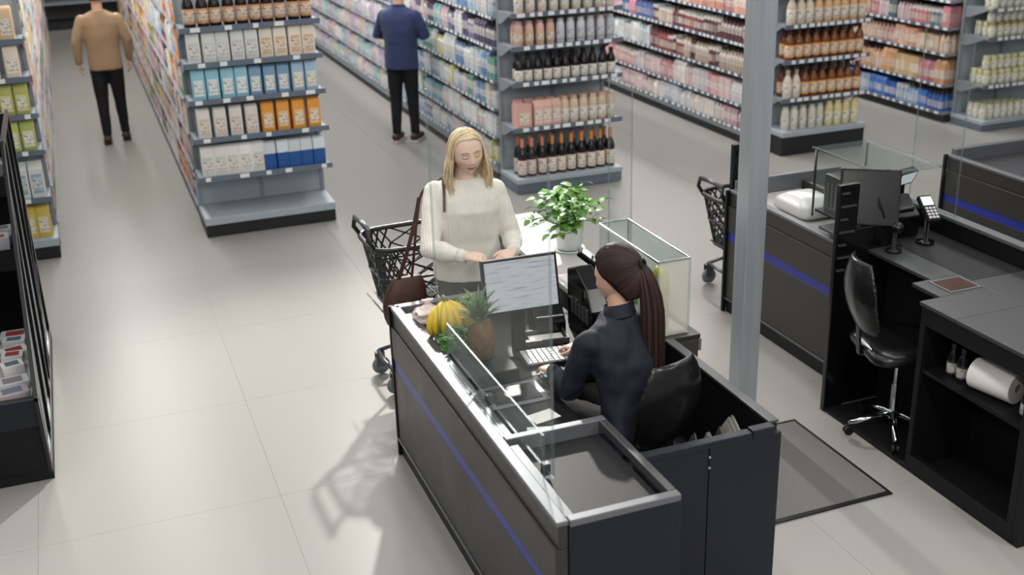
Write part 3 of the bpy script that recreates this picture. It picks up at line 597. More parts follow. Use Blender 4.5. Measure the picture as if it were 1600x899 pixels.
# cashier's booth
B1 = thing('cashier_booth', (2.2, 4.0, 0), 'navy and black booth walls around the cashier on a swivel chair', 'booth')
MB().box(1.86, 2.16, 3.565, 3.60, 0.002, 0.86).build('front_panel', 'navy_panel', B1, bevel=0.004)
MB().box(2.163, 2.505, 3.565, 3.60, 0.002, 0.86).build('front_panel', 'navy_panel', B1, bevel=0.004)
MB().box(1.86, 2.36, 3.558, 3.605, 0.861, 0.89).build('front_rim', 'navy_panel', B1, bevel=0.005)
MB().box(2.362, 2.47, 3.558, 3.605, 0.861, 0.898).build('front_rim', 'navy_panel', B1, bevel=0.005)
MB().box(2.472, 2.505, 3.601, 4.52, 0.002, 0.885).build('side_panel', 'black_panel', B1, bevel=0.004)
MB().box(2.465, 2.512, 3.601, 4.52, 0.886, 0.90).build('side_rim', 'dark_steel', B1, bevel=0.003)
for z in (0.70, 0.80): MB().lathe([(0.006, 0), (0.006, 0.006)], n=10).mesh  # (bolts follow)
for z in (0.82, 0.77):
    b = MB().lathe([(0.005, 0), (0.007, 0.002), (0.005, 0.006)], n=10); b.v = [(2.162+v[0], 3.565-v[2], z+v[1]) for v in b.v]; b.build('bolt', 'chrome', B1)
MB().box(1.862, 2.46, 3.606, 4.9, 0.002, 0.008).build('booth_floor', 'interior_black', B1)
# folded carrier bags standing in the booth
mat('bag_paper', (120, 118, 114), 0.55, var=0.15, vscale=18, bump=0.4, bscale=25); mat('bag_dark', (60, 58, 56), 0.5, var=0.2, vscale=14, bump=0.4, bscale=25)
MB().box(2.10, 2.46, 3.61, 3.88, 0.645, 0.67).build('inner_shelf', 'interior_black', B1)
def folded_bag(x, y, z, w, d, h, ang, m, label):
    """a sheaf of flattened carrier bags leaning on one another"""
    r = thing('folded_carrier_bag', (x, y, z), label, 'bag', 'folded bags in the cashier booth'); n = max(2, int(d/0.009)); rn = random.Random(int(x*1000))
    for k in range(n):
        o = (k-(n-1)/2)*0.010; ca, sa = math.cos(ang), math.sin(ang); hk = h*rn.uniform(0.86, 1.0); lean = 0.35+0.05*k
        MB().obox((x-sa*o, y+ca*o, z+hk/2*math.cos(lean)+0.004), (ca*w/2, sa*w/2, 0), (-sa*0.003, ca*0.003, 0.001), (sa*math.sin(lean)*hk/2, -ca*math.sin(lean)*hk/2, math.cos(lean)*hk/2)).build('bag_sheet', m, r, bevel=0.001)
    return r
folded_bag(2.36, 3.76, 0.675, 0.17, 0.045, 0.17, 1.25, 'bag_paper', 'grey folded carrier bag nearest the booth corner')
folded_bag(2.29, 3.72, 0.675, 0.15, 0.022, 0.15, 1.2, 'bag_dark', 'dark folded carrier bag second from the booth corner')
folded_bag(2.25, 3.73, 0.675, 0.15, 0.022, 0.13, 1.3, 'bag_paper', 'thin pale folded carrier bag in the booth middle')
folded_bag(2.16, 3.72, 0.675, 0.17, 0.035, 0.14, 1.15, 'bag_dark', 'folded carrier bag beside the swivel chair')

# ------------------------------------------------------------------ right-hand unit of the front checkout
U1 = thing('counter_unit', (2.5, 5.6, 0), 'black side counter carrying the potted plant beside the woman', 'counter')
MB().box(2.32, 2.66, 4.56, 6.66, 0.002, 0.10).build('kick_plate', 'black_panel', U1)
MB().box(2.32, 2.66, 4.53, 6.68, 0.101, 0.865).build('body', 'dark_panel', U1, bevel=0.004)
MB().box(2.305, 2.67, 5.25, 6.70, 0.866, 0.90).build('white_top', 'white_board', U1, bevel=0.006)
MB().box(2.305, 2.67, 4.53, 5.247, 0.866, 0.89).build('dark_top', 'black_gloss', U1, bevel=0.004)
MB().box(2.660, 2.676, 4.53, 6.68, 0.80, 0.864).build('edge_strip', 'steel_rim', U1)
fm = mat('frosted', (214, 213, 200), 0.3); _n = fm.node_tree.nodes; _l = fm.node_tree.links
_t = _n.new('ShaderNodeBsdfTransparent'); _x = _n.new('ShaderNodeMixShader'); _x.inputs[0].default_value = 0.5; _l.new(_t.outputs[0], _x.inputs[1]); _l.new(_n['Principled BSDF'].outputs[0], _x.inputs[2]); _l.new(_x.outputs[0], _n['Material Output'].inputs[0])
# clear display case with greens and yellow packets
D1 = thing('acrylic_display_case', (2.53, 4.9, 0.892), 'clear acrylic display case behind the cashier with yellow packets', 'display case')
cx0, cx1, cy0, cy1, cz0, cz1 = 2.45, 2.62, 4.57, 5.235, 0.892, 1.285
for a in ((cx0, cx1, cy0, cy0+0.005, cz0, cz1), (cx1-0.005, cx1, cy0+0.006, cy1, cz0, cz1), (cx0, cx0+0.005, cy0+0.006, cy1, cz0, cz1), (cx0, cx1, cy1, cy1+0.005, cz0, cz1), (cx0, cx1, cy0, cy1, cz1, cz1+0.005)):
    MB().box(*a).build('pane', 'frosted' if a[3] < cy0+0.01 else 'film', D1)
for (a, b) in (((cx1, cy0, cz0), (cx1, cy0, cz1)), ((cx0, cy0, cz0), (cx0, cy0, cz1)), ((cx1, cy1, cz0), (cx1, cy1, cz1)), ((cx1, cy0, cz1), (cx1, cy1, cz1)), ((cx0, cy0, cz1), (cx0, cy1, cz1)), ((cx0, cy0, cz1), (cx1, cy0, cz1)), ((cx0, cy1, cz1), (cx1, cy1, cz1))):
    MB().bar(a, b, 0.011, 0.011).build('edge_profile', 'acrylic_edge' if a[1] == b[1] == cy0 and a[2] != b[2] else 'chrome', D1, bevel=0.003)
MB().box(cx0+0.01, cx1-0.01, cy0+0.01, cy1-0.01, cz0+0.0, cz0+0.012).build('tray', 'white_board', D1)
mat('yellow_foil', (206, 176, 70), 0.3, metal=0.3, var=0.2, vscale=30); mat('green_pack', (120, 158, 90), 0.5, var=0.25, vscale=25)
mat('pale_pack', (222, 218, 206), 0.5, var=0.06, vscale=20)
for i, (y, z, m, nm) in enumerate(((4.70, 0.906, 'yellow_foil', 'yellow foil packet low in the clear display case'), (4.70, 1.06, 'yellow_foil', 'yellow foil packet high in the clear display case'),
                                   (4.86, 0.906, 'pale_pack', 'cream packet in the middle of the clear display case'), (5.02, 0.906, 'green_pack', 'green packet in the clear display case near the plant'), (5.15, 0.906, 'green_pack', 'green packet at the back of the clear display case'))):
    b = pouch_mesh(0.09, 0.055, 0.15 if z < 1.0 else 0.14); b.v = [(2.535+v[1]*0.9+(0.0 if z < 1 else 0.0), y+v[0], z+v[2]) for v in b.v]
    tag(b.build('foil_packet', m, smooth=True), nm, 'packet', 'packets in the display case')

# ------------------------------------------------------------------ acrylic screens
def screen(x0, x1, y0, y1, z0, z1, label, feet=True, rim=True, top=False):
    r = thing('acrylic_screen', ((x0+x1)/2, (y0+y1)/2, z0), label, 'screen')
    MB().box(x0, x1, y0, y1, z0, z1).build('pane', 'acrylic', r)
    e = 0.003; alongy = (y1-y0) > (x1-x0)
    if rim:
        if alongy:
            for y in (y0, y1): MB().box(x0-e/2, x1+e/2, y-e, y+e, z0, z1+e).build('edge', 'acrylic_edge', r)
            for z in ((z0+e, z1) if top else (z0+e,)): MB().box(x0-e/3, x1+e/3, y0+e, y1-e, z-e*0.6, z+e*0.6).build('edge', 'acrylic_edge', r)
        else:
            for x in (x0, x1): MB().box(x-e, x+e, y0-e/2, y1+e/2, z0, z1+e).build('edge', 'acrylic_edge', r)
            for z in ((z0+e, z1) if top else (z0+e,)): MB().box(x0+e, x1-e, y0-e/2, y1+e/2, z-e, z+e).build('edge', 'acrylic_edge', r)
    if feet:
        n = 3
        for k in range(n):
            y = y0+0.08+(y1-y0-0.16)*k/(n-1) if alongy else (y0+y1)/2; x = (x0+x1)/2 if alongy else x0+0.08+(x1-x0-0.16)*k/(n-1)
            MB().box(x-0.016, x+0.016, y-0.016, y+0.016, z0-0.02, z0+0.03).build('clamp', 'dark_steel', r, bevel=0.003)
    return r
screen(1.474, 1.482, 3.58, 5.05, 0.873, 2.13, 'tall clear acrylic screen between the fruit and the cashier')
screen(1.428, 1.434, 3.56, 4.74, 0.873, 1.085, 'low clear acrylic guard along the front counter edge', feet=False, top=True)
screen(2.655, 2.661, 5.28, 5.56, 0.902, 1.98, 'clear acrylic screen standing behind the potted plant')

# ------------------------------------------------------------------ till: monitor, stand, keyboard, drawer, printer, card terminal
def screen_mat():
    m = mat('till_screen', (210, 214, 218), 0.3); nt = m.node_tree; n = nt.nodes; L = nt.links; p = n['Principled BSDF']
    tc = n.new('ShaderNodeTexCoord'); mp = n.new('ShaderNodeMapping'); mp.inputs['Scale'].default_value = (2.2, 1, 24); L.new(tc.outputs['Generated'], mp.inputs[0])
    nz = n.new('ShaderNodeTexNoise'); nz.inputs['Scale'].default_value = 1.6; nz.inputs['Detail'].default_value = 3; L.new(mp.outputs[0], nz.inputs['Vector'])
    cr = n.new('ShaderNodeValToRGB'); e = cr.color_ramp.elements; e[0].position = 0.34; e[0].color = (*srgb(172, 177, 192), 1); e[1].position = 0.46; e[1].color = (*srgb(214, 218, 222), 1)
    L.new(nz.outputs[0], cr.inputs[0]); L.new(cr.outputs[0], p.inputs['Emission Color']); p.inputs['Emission Strength'].default_value = 0.62
    p.inputs['Base Color'].default_value = (0.05, 0.05, 0.06, 1)
screen_mat()
def monitor(name, c, w, h, yaw, tilt, label, scr, base_z, cat='monitor'):
    """screen faces local -y, tilted back by tilt"""
    r = thing(name, (c[0], c[1], base_z), label, cat, rotz=yaw)
    dz = c[2]-base_z
    R = Matrix.Translation((0, 0, dz)) @ Matrix.Rotation(-tilt, 4, 'X')
    def part(b, nm, m, bev=0.0):
        me = b.mesh(nm); me.transform(R); return mkobj(nm, me, m, r, bev)
    part(MB().box(-w/2, w/2, -0.004, 0.030, -h/2, h/2), 'bezel', 'black_plastic', 0.006)
    part(MB().box(-w/2+0.014, w/2-0.014, -0.0062, -0.0045, -h/2+0.014, h/2-0.014), 'display', scr)
    part(MB().box(-w*0.3, w*0.3, 0.031, 0.055, -h*0.32, h*0.32), 'rear_cover', 'black_plastic', 0.01)
    MB().box(-0.035, 0.035, 0.05, 0.085, 0.016, dz+0.03).build('stand', 'black_plastic', r, bevel=0.008, world=False)
    MB().box(-0.10, 0.10, -0.02, 0.15, 0.0, 0.015).build('foot', 'black_plastic', r, bevel=0.005, world=False)
    return r
monitor('till_monitor', (1.842, 4.83, 1.185), 0.385, 0.27, math.radians(-3), math.radians(14), 'till monitor with a lit white screen facing the cashier', 'till_screen', 0.801)
# keyboard under the cashier's hands
K = thing('till_keyboard', (1.97, 4.75, 0.801), 'pale till keyboard under the hands of the cashier', 'keyboard', rotz=math.radians(-6))
MB().box(-0.16, 0.16, -0.085, 0.085, 0.0, 0.016).build('case', 'black_plastic', K, bevel=0.005, world=False)
mat('key', (196, 196, 198), 0.45)
key_me = MB().box(-0.011, 0.011, -0.011, 0.011, 0, 0.008).mesh('key'); key_me.materials.append(MATS['key'])
for i in range(11):
    for j in range(6): mkobj('key', key_me, None, K, loc=(-0.138+i*0.0275, -0.066+j*0.0265, 0.0162))
# cash drawer / receipt printer / steel tray with notes
P = thing('receipt_printer', (2.08, 5.10, 0.801), 'black receipt printer beside the till monitor with white paper', 'printer', rotz=math.radians(-8))
MB().prism([(-0.10, 0.0), (0.10, 0.0), (0.10, 0.13), (-0.02, 0.14), (-0.10, 0.07)], 'x', -0.08, 0.08).build('case', 'black_gloss', P, bevel=0.006, world=False)
MB().box(-0.06, 0.06, -0.03, -0.028, 0.142, 0.19).build('receipt', 'paper_white', P, world=False)
MB().box(-0.07, 0.07, -0.085, -0.03, 0.09, 0.102).build('paper_slot', 'dark_steel', P, world=False)
T = thing('change_tray', (1.99, 4.95, 0.801), 'steel framed change tray with pale notes below the monitor', 'tray', rotz=math.radians(-8))
MB().box(-0.11, 0.13, -0.07, 0.07, 0.0, 0.012).build('base', 'black_gloss', T, bevel=0.004, world=False)
for a in ((-0.11, 0.13, -0.07, -0.062, 0.0121, 0.04), (-0.11, 0.13, 0.062, 0.07, 0.0121, 0.04), (-0.11, -0.102, -0.061, 0.061, 0.0121, 0.04), (0.122, 0.13, -0.061, 0.061, 0.0121, 0.04)): MB().box(*a).build('frame', 'dark_steel', T, world=False)
MB().box(-0.06, 0.115, -0.045, 0.05, 0.013, 0.018).build('note', 'paper_white', T, world=False)
MB().box(-0.095, -0.02, -0.055, -0.02, 0.0185, 0.026).build('note', 'pinkish', T, world=False)
def card_terminal(c, yaw, label, h=0.20):
    r = thing('card_terminal', c, label, 'card terminal', rotz=yaw)
    MB().lathe([(0.05, 0), (0.05, 0.01), (0.015, 0.018), (0.013, h)], n=14).build('stem', 'black_gloss', r, smooth=True, world=False)
    R = Matrix.Translation((0, 0, h+0.02)) @ Matrix.Rotation(math.radians(38), 4, 'X')
    def pt(b, nm, m, bev=0):
        me = b.mesh(nm); me.transform(R); mkobj(nm, me, m, r, bev)
    pt(MB().box(-0.042, 0.042, -0.09, 0.09, -0.016, 0.016), 'case', 'black_gloss', 0.008)
    pt(MB().box(-0.033, 0.033, 0.015, 0.075, 0.0165, 0.018), 'display', 'screen')
    for i in range(3):
        for j in range(4): pt(MB().box(-0.03+i*0.022, -0.014+i*0.022, -0.075+j*0.021, -0.061+j*0.021, 0.0162, 0.021), 'key', 'key')
    return r
card_terminal((2.37, 5.16, 0.891), math.radians(60), 'black card terminal on a stem beside the potted plant')
# black scanner tower with cables at the cashier's right
S = thing('coin_machine', (2.25, 4.95, 0.801), 'black coin machine tower beside the face of the cashier', 'machine')
MB().prism([(4.80, 0.802), (5.10, 0.802), (5.10, 1.12), (5.00, 1.16), (4.86, 1.08), (4.80, 0.98)], 'x', 2.20, 2.30).build('case', 'black_gloss', S, bevel=0.008)
for k in range(5): MB().box(2.194, 2.1995, 4.83+k*0.045, 4.86+k*0.045, 0.90, 0.98).build('coin_slot', 'dark_steel', S)
MB().box(2.194, 2.1995, 4.90, 5.06, 1.00, 1.06).build('display', 'black_plastic', S)
MB().tube([(2.25, 4.80, 0.95), (2.22, 4.72, 0.93), (2.18, 4.68, 0.88), (2.17, 4.70, 0.808)], 0.006, 6).build('cable', 'black_plastic', S, smooth=True)
H = thing('hand_scanner', (2.21, 4.64, 0.801), 'black hand scanner resting in its holder right of the keyboard', 'scanner', rotz=math.radians(20))
MB().lathe([(0.04, 0), (0.04, 0.012), (0.012, 0.02), (0.011, 0.09)], n=12).build('holder', 'black_plastic', H, smooth=True, world=False)
MB().caps([(0, 0.05, 0.08), (0, 0.0, 0.12), (0, -0.05, 0.13)], [0.016, 0.02, 0.03], flat=((1, 0, 0), 1.0)).build('scanner_head', 'black_gloss', H, smooth=True, world=False)
# papers on the slide and on the white counter top
for i, (x, y, z, w, d, a, nm) in enumerate(((1.69, 4.20, 0.8005, 0.13, 0.09, 0.2, 'white slip lying on the steel slide near the cashier'), (1.62, 4.08, 0.8005, 0.10, 0.08, -0.3, 'small pale slip on the steel slide by the tray'),
                                            (2.37, 5.45, 0.9005, 0.07, 0.20, 0.05, 'white sheet lying on the counter before the plant pot'))):
    b = MB().box(-w/2, w/2, -d/2, d/2, 0, 0.0012); tag(b.build('paper_sheet', 'paper_white'), nm, 'paper'); o = bpy.data.objects[-1] if False else None
    ob = [q for q in COL.objects if q.name.startswith('paper_sheet')][-1]; ob.location = (x, y, z+0.0005); ob.rotation_euler = (0, 0, a)

# ------------------------------------------------------------------ swivel chairs
mat('leather', (22, 22, 24), 0.28, bump=0.12, bscale=30, coat=0.15)
def remesh(mb, voxel, it=6, fac=0.5, name='m'):
    me = mb.mesh(name); o = bpy.data.objects.new('tmp', me); COL.objects.link(o)
    m = o.modifiers.new('r', 'REMESH'); m.mode = 'VOXEL'; m.voxel_size = voxel; m.use_smooth_shade = True
    if it: s = o.modifiers.new('s', 'SMOOTH'); s.iterations = it; s.factor = fac
    dg = bpy.context.evaluated_depsgraph_get(); out = bpy.data.meshes.new_from_object(o.evaluated_get(dg)); bpy.data.objects.remove(o, do_unlink=True)
    bpy.data.meshes.remove(me); out.name = name; out.polygons.foreach_set('use_smooth', [True]*len(out.polygons)); return out
def swivel_chair(loc, rotz, label, seat_h=0.58, back=True):
    """faces local -y"""
    r = thing('swivel_chair', loc, label, 'chair', 'cashier swivel chairs', rotz)
    b = MB(); b.loft([rrect(0.19, 0.19, seat_h-0.07, 0.4, 4), rrect(0.225, 0.22, seat_h-0.05, 0.4, 4), rrect(0.23, 0.225, seat_h-0.02, 0.4, 4), rrect(0.20, 0.195, seat_h+0.01, 0.4, 4), rrect(0.12, 0.11, seat_h+0.012, 0.4, 4)])
    mkobj('seat', b.mesh('seat', True), 'leather', r)
    b = MB(); rings = []
    for t in range(9):
        k = t/8; z = seat_h+0.08+0.42*k; w = 0.20*math.sin(PI*(0.18+0.68*k))**0.5; y = 0.20+0.07*k+0.03*math.sin(PI*k); th = 0.035*math.sin(PI*(0.12+0.8*k))**0.6
        rings.append([(w*math.cos(a), y+th*math.sin(a)+0.05*(math.cos(a)**2)*-1*(1 if True else 0)+0.02, z) for a in [2*PI*j/20 for j in range(20)]])
    b.loft(rings); mkobj('backrest', remesh(b, 0.012, 4, name='backrest'), 'leather', r)
    MB().bar((0, 0.02, seat_h-0.075), (0, 0.22, seat_h-0.06), 0.05, 0.012).bar((0, 0.23, seat_h-0.06), (0, 0.255, seat_h+0.22), 0.045, 0.012, up=(0, 1, 0)).build('back_bracket', 'black_plastic', r, world=False)
    MB().tube([(0, 0, 0.09), (0, 0, 0.30)], 0.026, 12).tube([(0, 0, 0.30), (0, 0, seat_h-0.07)], 0.016, 12, mi=0).build('gas_column', 'chrome', r, smooth=False, world=False)
    for k in range(5):
        a = 2*PI*k/5+0.3; c, s = math.cos(a), math.sin(a)
        MB().tube([(0.02*c, 0.02*s, 0.12), (0.13*c, 0.13*s, 0.095), (0.25*c, 0.25*s, 0.072)], [0.02, 0.015, 0.012], 8).build('foot', 'chrome', r, smooth=True, world=False)
        w = MB(); 
        for q in (-0.012, 0.012):
            ring = MB().lathe([(0.016, -0.007), (0.026, -0.006), (0.026, 0.006), (0.016, 0.007)], n=12); w.add([(0.25*c+v[0]*c-(v[2]+q)*s, 0.25*s+v[0]*s+(v[2]+q)*c, 0.027+v[1]) for v in ring.v], ring.f)
        w.build('castor', 'black_plastic', r, world=False)
    return r
swivel_chair((2.10, 4.16, 0.008), PI+math.radians(18), 'black leather swivel chair the cashier is sitting on', 0.60)

# ------------------------------------------------------------------ second checkout (right)
C2 = thing('checkout_belt', (4.4, 5.9, 0), 'dark conveyor counter with blue strip behind the steel column', 'checkout')
side_with_stripe(C2, 4.045, 5.10, 6.55, 0.905)
MB().box(4.03, 4.06, 6.551, 6.575, 0.002, 0.90).build('corner_post', 'black_panel', C2, bevel=0.003)
MB().box(4.101, 4.95, 6.54, 6.575, 0.002, 0.96).build('far_panel', 'steel_rim', C2, bevel=0.004)
MB().box(4.101, 4.615, 5.63, 6.535, 0.78, 0.845).build('conveyor_belt', 'white_board', C2)
MB().box(4.625, 4.66, 5.63, 6.535, 0.002, 0.905).build('right_panel', 'dark_panel', C2, bevel=0.004)
MB().box(4.04, 4.18, 5.075, 5.099, 0.002, 0.90).build('near_panel', 'black_panel', C2)
mat('poly', (214, 214, 214), 0.25, bump=0.7, bscale=14)
b = MB(); b.loft([rrect(0.12, 0.16, 0, 0.4, 5), rrect(0.16, 0.20, 0.03, 0.4, 5), rrect(0.15, 0.18, 0.09, 0.4, 5), rrect(0.09, 0.10, 0.13, 0.4, 5), rrect(0.02, 0.03, 0.14, 0.4, 5)])
pb = mkobj('plastic_bag', remesh(b, 0.012, 3, name='plastic_bag'), 'poly', loc=(4.33, 6.05, 0.846)); tag(pb, 'crumpled white plastic bag on the belt behind the column', 'bag')
# dark rack on the far corner, behind the column
RK = thing('card_rack', (4.20, 6.68, 0), 'black upright rack panel standing behind the steel column', 'rack')
MB().box(4.10, 4.34, 6.60, 6.64, 0.002, 1.20).build('panel', 'black_panel', RK, bevel=0.004)
for z in (0.95, 1.05, 1.15): MB().box(4.12, 4.32, 6.585, 6.599, z-0.03, z).build('pocket', 'black_gloss', RK)

C3 = thing('checkout_station', (4.2, 4.3, 0), 'black checkout station with open kneehole at right of the floor mat', 'checkout')
XS, ZT = 3.79, 0.965
# near cabinet with open shelf
MB().box(XS, XS+0.03, 3.50, 4.27, 0.002, 0.10).build('kick_plate', 'black_panel', C3)
MB().box(XS, XS+0.03, 4.235, 4.27, 0.101, ZT-0.121).build('frame_post', 'black_panel', C3, bevel=0.003)
MB().box(XS, XS+0.03, 3.50, 3.545, 0.101, ZT-0.121).build('frame_post', 'black_panel', C3, bevel=0.003)
MB().box(XS, XS+0.03, 3.50, 4.27, ZT-0.12, ZT-0.022).build('fascia', 'black_panel', C3, bevel=0.003)
MB().box(XS+0.01, XS+0.38, 3.546, 4.234, 0.585, 0.605).build('inner_shelf', 'black_plastic', C3)
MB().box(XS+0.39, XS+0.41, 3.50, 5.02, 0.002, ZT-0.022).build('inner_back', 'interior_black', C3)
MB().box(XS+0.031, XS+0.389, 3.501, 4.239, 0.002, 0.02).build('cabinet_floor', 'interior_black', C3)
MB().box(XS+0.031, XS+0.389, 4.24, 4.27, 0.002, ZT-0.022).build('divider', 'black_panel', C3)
MB().box(XS, XS+0.80, 3.46, 3.50, 0.002, ZT-0.022).build('end_panel', 'black_panel', C3, bevel=0.003)
# worktop in separate plates with a cut-out for the seat
MB().box(XS-0.01, XS+0.42, 3.46, 4.02, ZT-0.021, ZT).build('worktop', 'dark_steel', C3, bevel=0.003)
MB().box(XS-0.01, XS+0.42, 4.022, 4.28, ZT-0.021, ZT).build('worktop', 'dark_steel', C3, bevel=0.003)
MB().box(XS+0.12, XS+0.42, 4.282, 4.50, ZT-0.021, ZT).build('worktop', 'dark_steel', C3, bevel=0.003)
MB().box(XS+0.24, XS+0.42, 4.502, 5.50, ZT-0.021, ZT).build('worktop', 'dark_steel', C3, bevel=0.003)
MB().box(XS+0.422, XS+0.78, 3.46, 4.40, ZT-0.021, ZT-0.002).build('worktop', 'dark_steel', C3, bevel=0.003)
MB().box(XS+0.422, XS+0.78, 4.402, 5.80, ZT-0.021, ZT-0.002).build('belt', 'belt', C3, bevel=0.003)
MB().box(XS+0.20, XS+0.40, 4.30, 4.47, ZT+0.0005, ZT+0.004).build('scanner_frame', 'steel_rim', C3)
mat('amber_glass', (96, 66, 50), 0.12, metal=0.4, var=0.25, vscale=9)
MB().box(XS+0.215, XS+0.385, 4.315, 4.455, ZT+0.0042, ZT+0.006).build('scanner_glass', 'amber_glass', C3)
MB().box(XS+0.785, XS+0.83, 3.46, 5.60, 0.002, 1.06).build('right_wall', 'black_panel', C3, bevel=0.003)
MB().box(XS+0.775, XS+0.84, 3.46, 5.60, 1.061, 1.085).build('right_rim', 'steel_rim', C3, bevel=0.004)
MB().box(XS-0.01, XS+0.12, 4.985, 5.018, 0.002, 1.38).build('tall_panel', 'black_gloss', C3, bevel=0.004)
MB().box(XS+0.031, XS+0.40, 5.02, 5.05, 0.002, 1.10).build('tall_panel', 'black_gloss', C3, bevel=0.004)
for k in range(7): MB().box(XS+0.0, XS+0.05+0.05*(k%2), 4.973, 4.984, 1.33-k*0.075, 1.34-k*0.075).build('glint_strip', 'dark_steel', C3)  # short steel strips added to imitate glints on the black panel
# paper roll and small bottles on the open shelf
mat('tissue', (226, 224, 222), 0.85, var=0.03, vscale=40, bump=0.15, bscale=90); mat('cardboard', (150, 122, 92), 0.8)
PR = thing('paper_roll', (XS+0.13, 3.85, 0.685), 'white paper towel roll on the open shelf at right', 'paper roll', rotz=math.radians(12))
b = MB(); ring = MB().lathe([(0.022, -0.115), (0.078, -0.115), (0.079, -0.11), (0.079, 0.11), (0.078, 0.115), (0.022, 0.115), (0.022, -0.115)], n=28, cap=False)
b.add([(v[0], v[2], v[1]) for v in ring.v], ring.f); o = b.build('tissue', 'tissue', PR, world=False); smooth_by_angle(o, 40)
b = MB(); ring = MB().lathe([(0.0215, -0.114), (0.0215, 0.114)], n=20, cap=False); b.add([(v[0], v[2], v[1]) for v in ring.v], ring.f); b.build('core', 'cardboard', PR, world=False, smooth=True)
for i, (y, nm) in enumerate(((4.12, 'small black spray bottle left of the paper roll'), (4.05, 'small dark bottle touching the paper roll'), (3.62, 'small dark bottle right of the paper roll'))):
    product('sauce', (XS+0.10, y, 0.606), srgb(22, 22, 24), srgb(60, 60, 64), srgb(40, 40, 42), nm, 'small bottles on the open shelf', 0.72)
# till equipment of the second station
monitor('till_monitor', (XS+0.28, 5.10, 1.245), 0.33, 0.32, math.radians(-34), math.radians(18), 'dark till monitor under the clear hood at right', 'black_gloss', 0.966)
HD = thing('acrylic_hood', (XS+0.50, 5.45, 0.966), 'clear acrylic hood over the till equipment at right', 'hood')
MB().box(4.20, 4.60, 5.15, 5.85, 1.345, 1.351).build('pane', 'film', HD)
MB().bar((4.20, 5.15, 1.348), (4.60, 5.15, 1.348), 0.012, 0.012).build('edge', 'acrylic_edge', HD)
MB().bar((4.60, 5.15, 1.348), (4.60, 5.85, 1.348), 0.012, 0.012).build('edge', 'chrome', HD)
MB().bar((4.20, 5.15, 1.348), (4.20, 5.85, 1.348), 0.012, 0.012).build('edge', 'chrome', HD)
MB().box(4.20, 4.206, 5.34, 5.80, 0.966, 1.344).build('pane', 'film', HD)
for (x, y) in ((4.21, 5.82), (4.59, 5.82)): MB().tube([(x, y, 0.91), (x, y, 1.344)], 0.008, 8).build('post', 'chrome', HD)
card_terminal((XS+0.60, 4.98, 0.966), math.radians(-10), 'black card terminal right of the dark till monitor', 0.18)
EQ = thing('receipt_printer', (4.355, 5.2, 0.966), 'black receipt printer behind the dark till monitor', 'printer')
MB().prism([(5.10, 0.967), (5.32, 0.967), (5.32, 1.16), (5.22, 1.19), (5.10, 1.09)], 'x', 4.27, 4.44).build('case', 'black_gloss', EQ, bevel=0.006)
MB().box(4.285, 4.425, 5.12, 5.16, 1.125, 1.135).build('paper_slot', 'dark_steel', EQ)
MB().box(4.305, 4.405, 5.25, 5.252, 1.175, 1.24).build('receipt', 'paper_white', EQ)
for i in range(3): MB().tube([(4.2+0.03*i, 5.10, 1.0), (4.16-0.02*i, 5.02, 1.08+0.03*i), (4.10, 5.05, 1.20+0.02*i), (4.12+0.02*i, 5.14, 1.27)], 0.006, 6).build('cable', 'black_plastic', EQ, smooth=True)
H2 = thing('hand_scanner', (4.13, 4.93, 0.966), 'black hand scanner on its stand before the dark till monitor', 'scanner', rotz=math.radians(-30))
MB().lathe([(0.045, 0), (0.045, 0.012), (0.012, 0.02), (0.011, 0.12)], n=12).build('holder', 'black_plastic', H2, smooth=True, world=False)
MB().caps([(0, 0.05, 0.11), (0, 0.0, 0.15), (0, -0.06, 0.16)], [0.018, 0.022, 0.034], flat=((1, 0, 0), 1.0)).build('scanner_head', 'black_gloss', H2, smooth=True, world=False)
MB().tube([(0, 0.06, 0.10), (0.03, 0.10, 0.04), (0.05, 0.06, 0.01), (0.02, 0.10, 0.006)], 0.006, 6).build('cable', 'black_plastic', H2, smooth=True, world=False)
BX = thing('control_box', (4.35, 5.60, 0.966), 'black equipment box under the clear acrylic hood', 'machine')
MB().box(4.24, 4.50, 5.46, 5.76, 0.967, 1.20).build('case', 'black_gloss', BX, bevel=0.01)
for k in range(6): MB().box(4.234, 4.2395, 5.50+0.04*k, 5.52+0.04*k, 1.00, 1.15).build('vent_slot', 'dark_steel', BX)
MB().tube([(4.30, 5.46, 1.05), (4.26, 5.42, 1.12), (4.24, 5.40, 1.22), (4.28, 5.44, 1.30), (4.36, 5.50, 1.25), (4.38, 5.52, 1.20)], 0.008, 8).build('cable', 'black_plastic', BX, smooth=True)
MB().tube([(4.42, 5.46, 1.02), (4.44, 5.40, 1.10), (4.40, 5.36, 1.20), (4.44, 5.42, 1.28), (4.46, 5.52, 1.20)], 0.007, 8).build('cable', 'chrome', BX, smooth=True)
DSP = thing('customer_display', (4.50, 5.35, 0.966), 'small tilted customer display at the far end of the right station', 'display')
MB().tube([(4.50, 5.35, 0.967), (4.50, 5.35, 1.22)], 0.014, 10).build('pole', 'black_gloss', DSP)
MB().obox((4.50, 5.34, 1.25), (0.08, 0.02, 0), (-0.005, 0.02, 0.012), (0, -0.025, 0.045)).build('case', 'black_gloss', DSP, bevel=0.006)
MB().obox((4.503, 5.318, 1.243), (0.066, 0.0165, 0), (0.0005, -0.002, -0.001), (0, -0.02, 0.036)).build('display', 'screen', DSP)
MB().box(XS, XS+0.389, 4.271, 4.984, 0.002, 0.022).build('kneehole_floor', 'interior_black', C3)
swivel_chair((XS+0.17, 4.60, 0.023), math.radians(75), 'empty black swivel chair in the kneehole at right', 0.56)
screen(4.598, 4.604, 5.0, 5.40, 1.086, 2.2, 'tall narrow clear screen on the right station wall', feet=False)
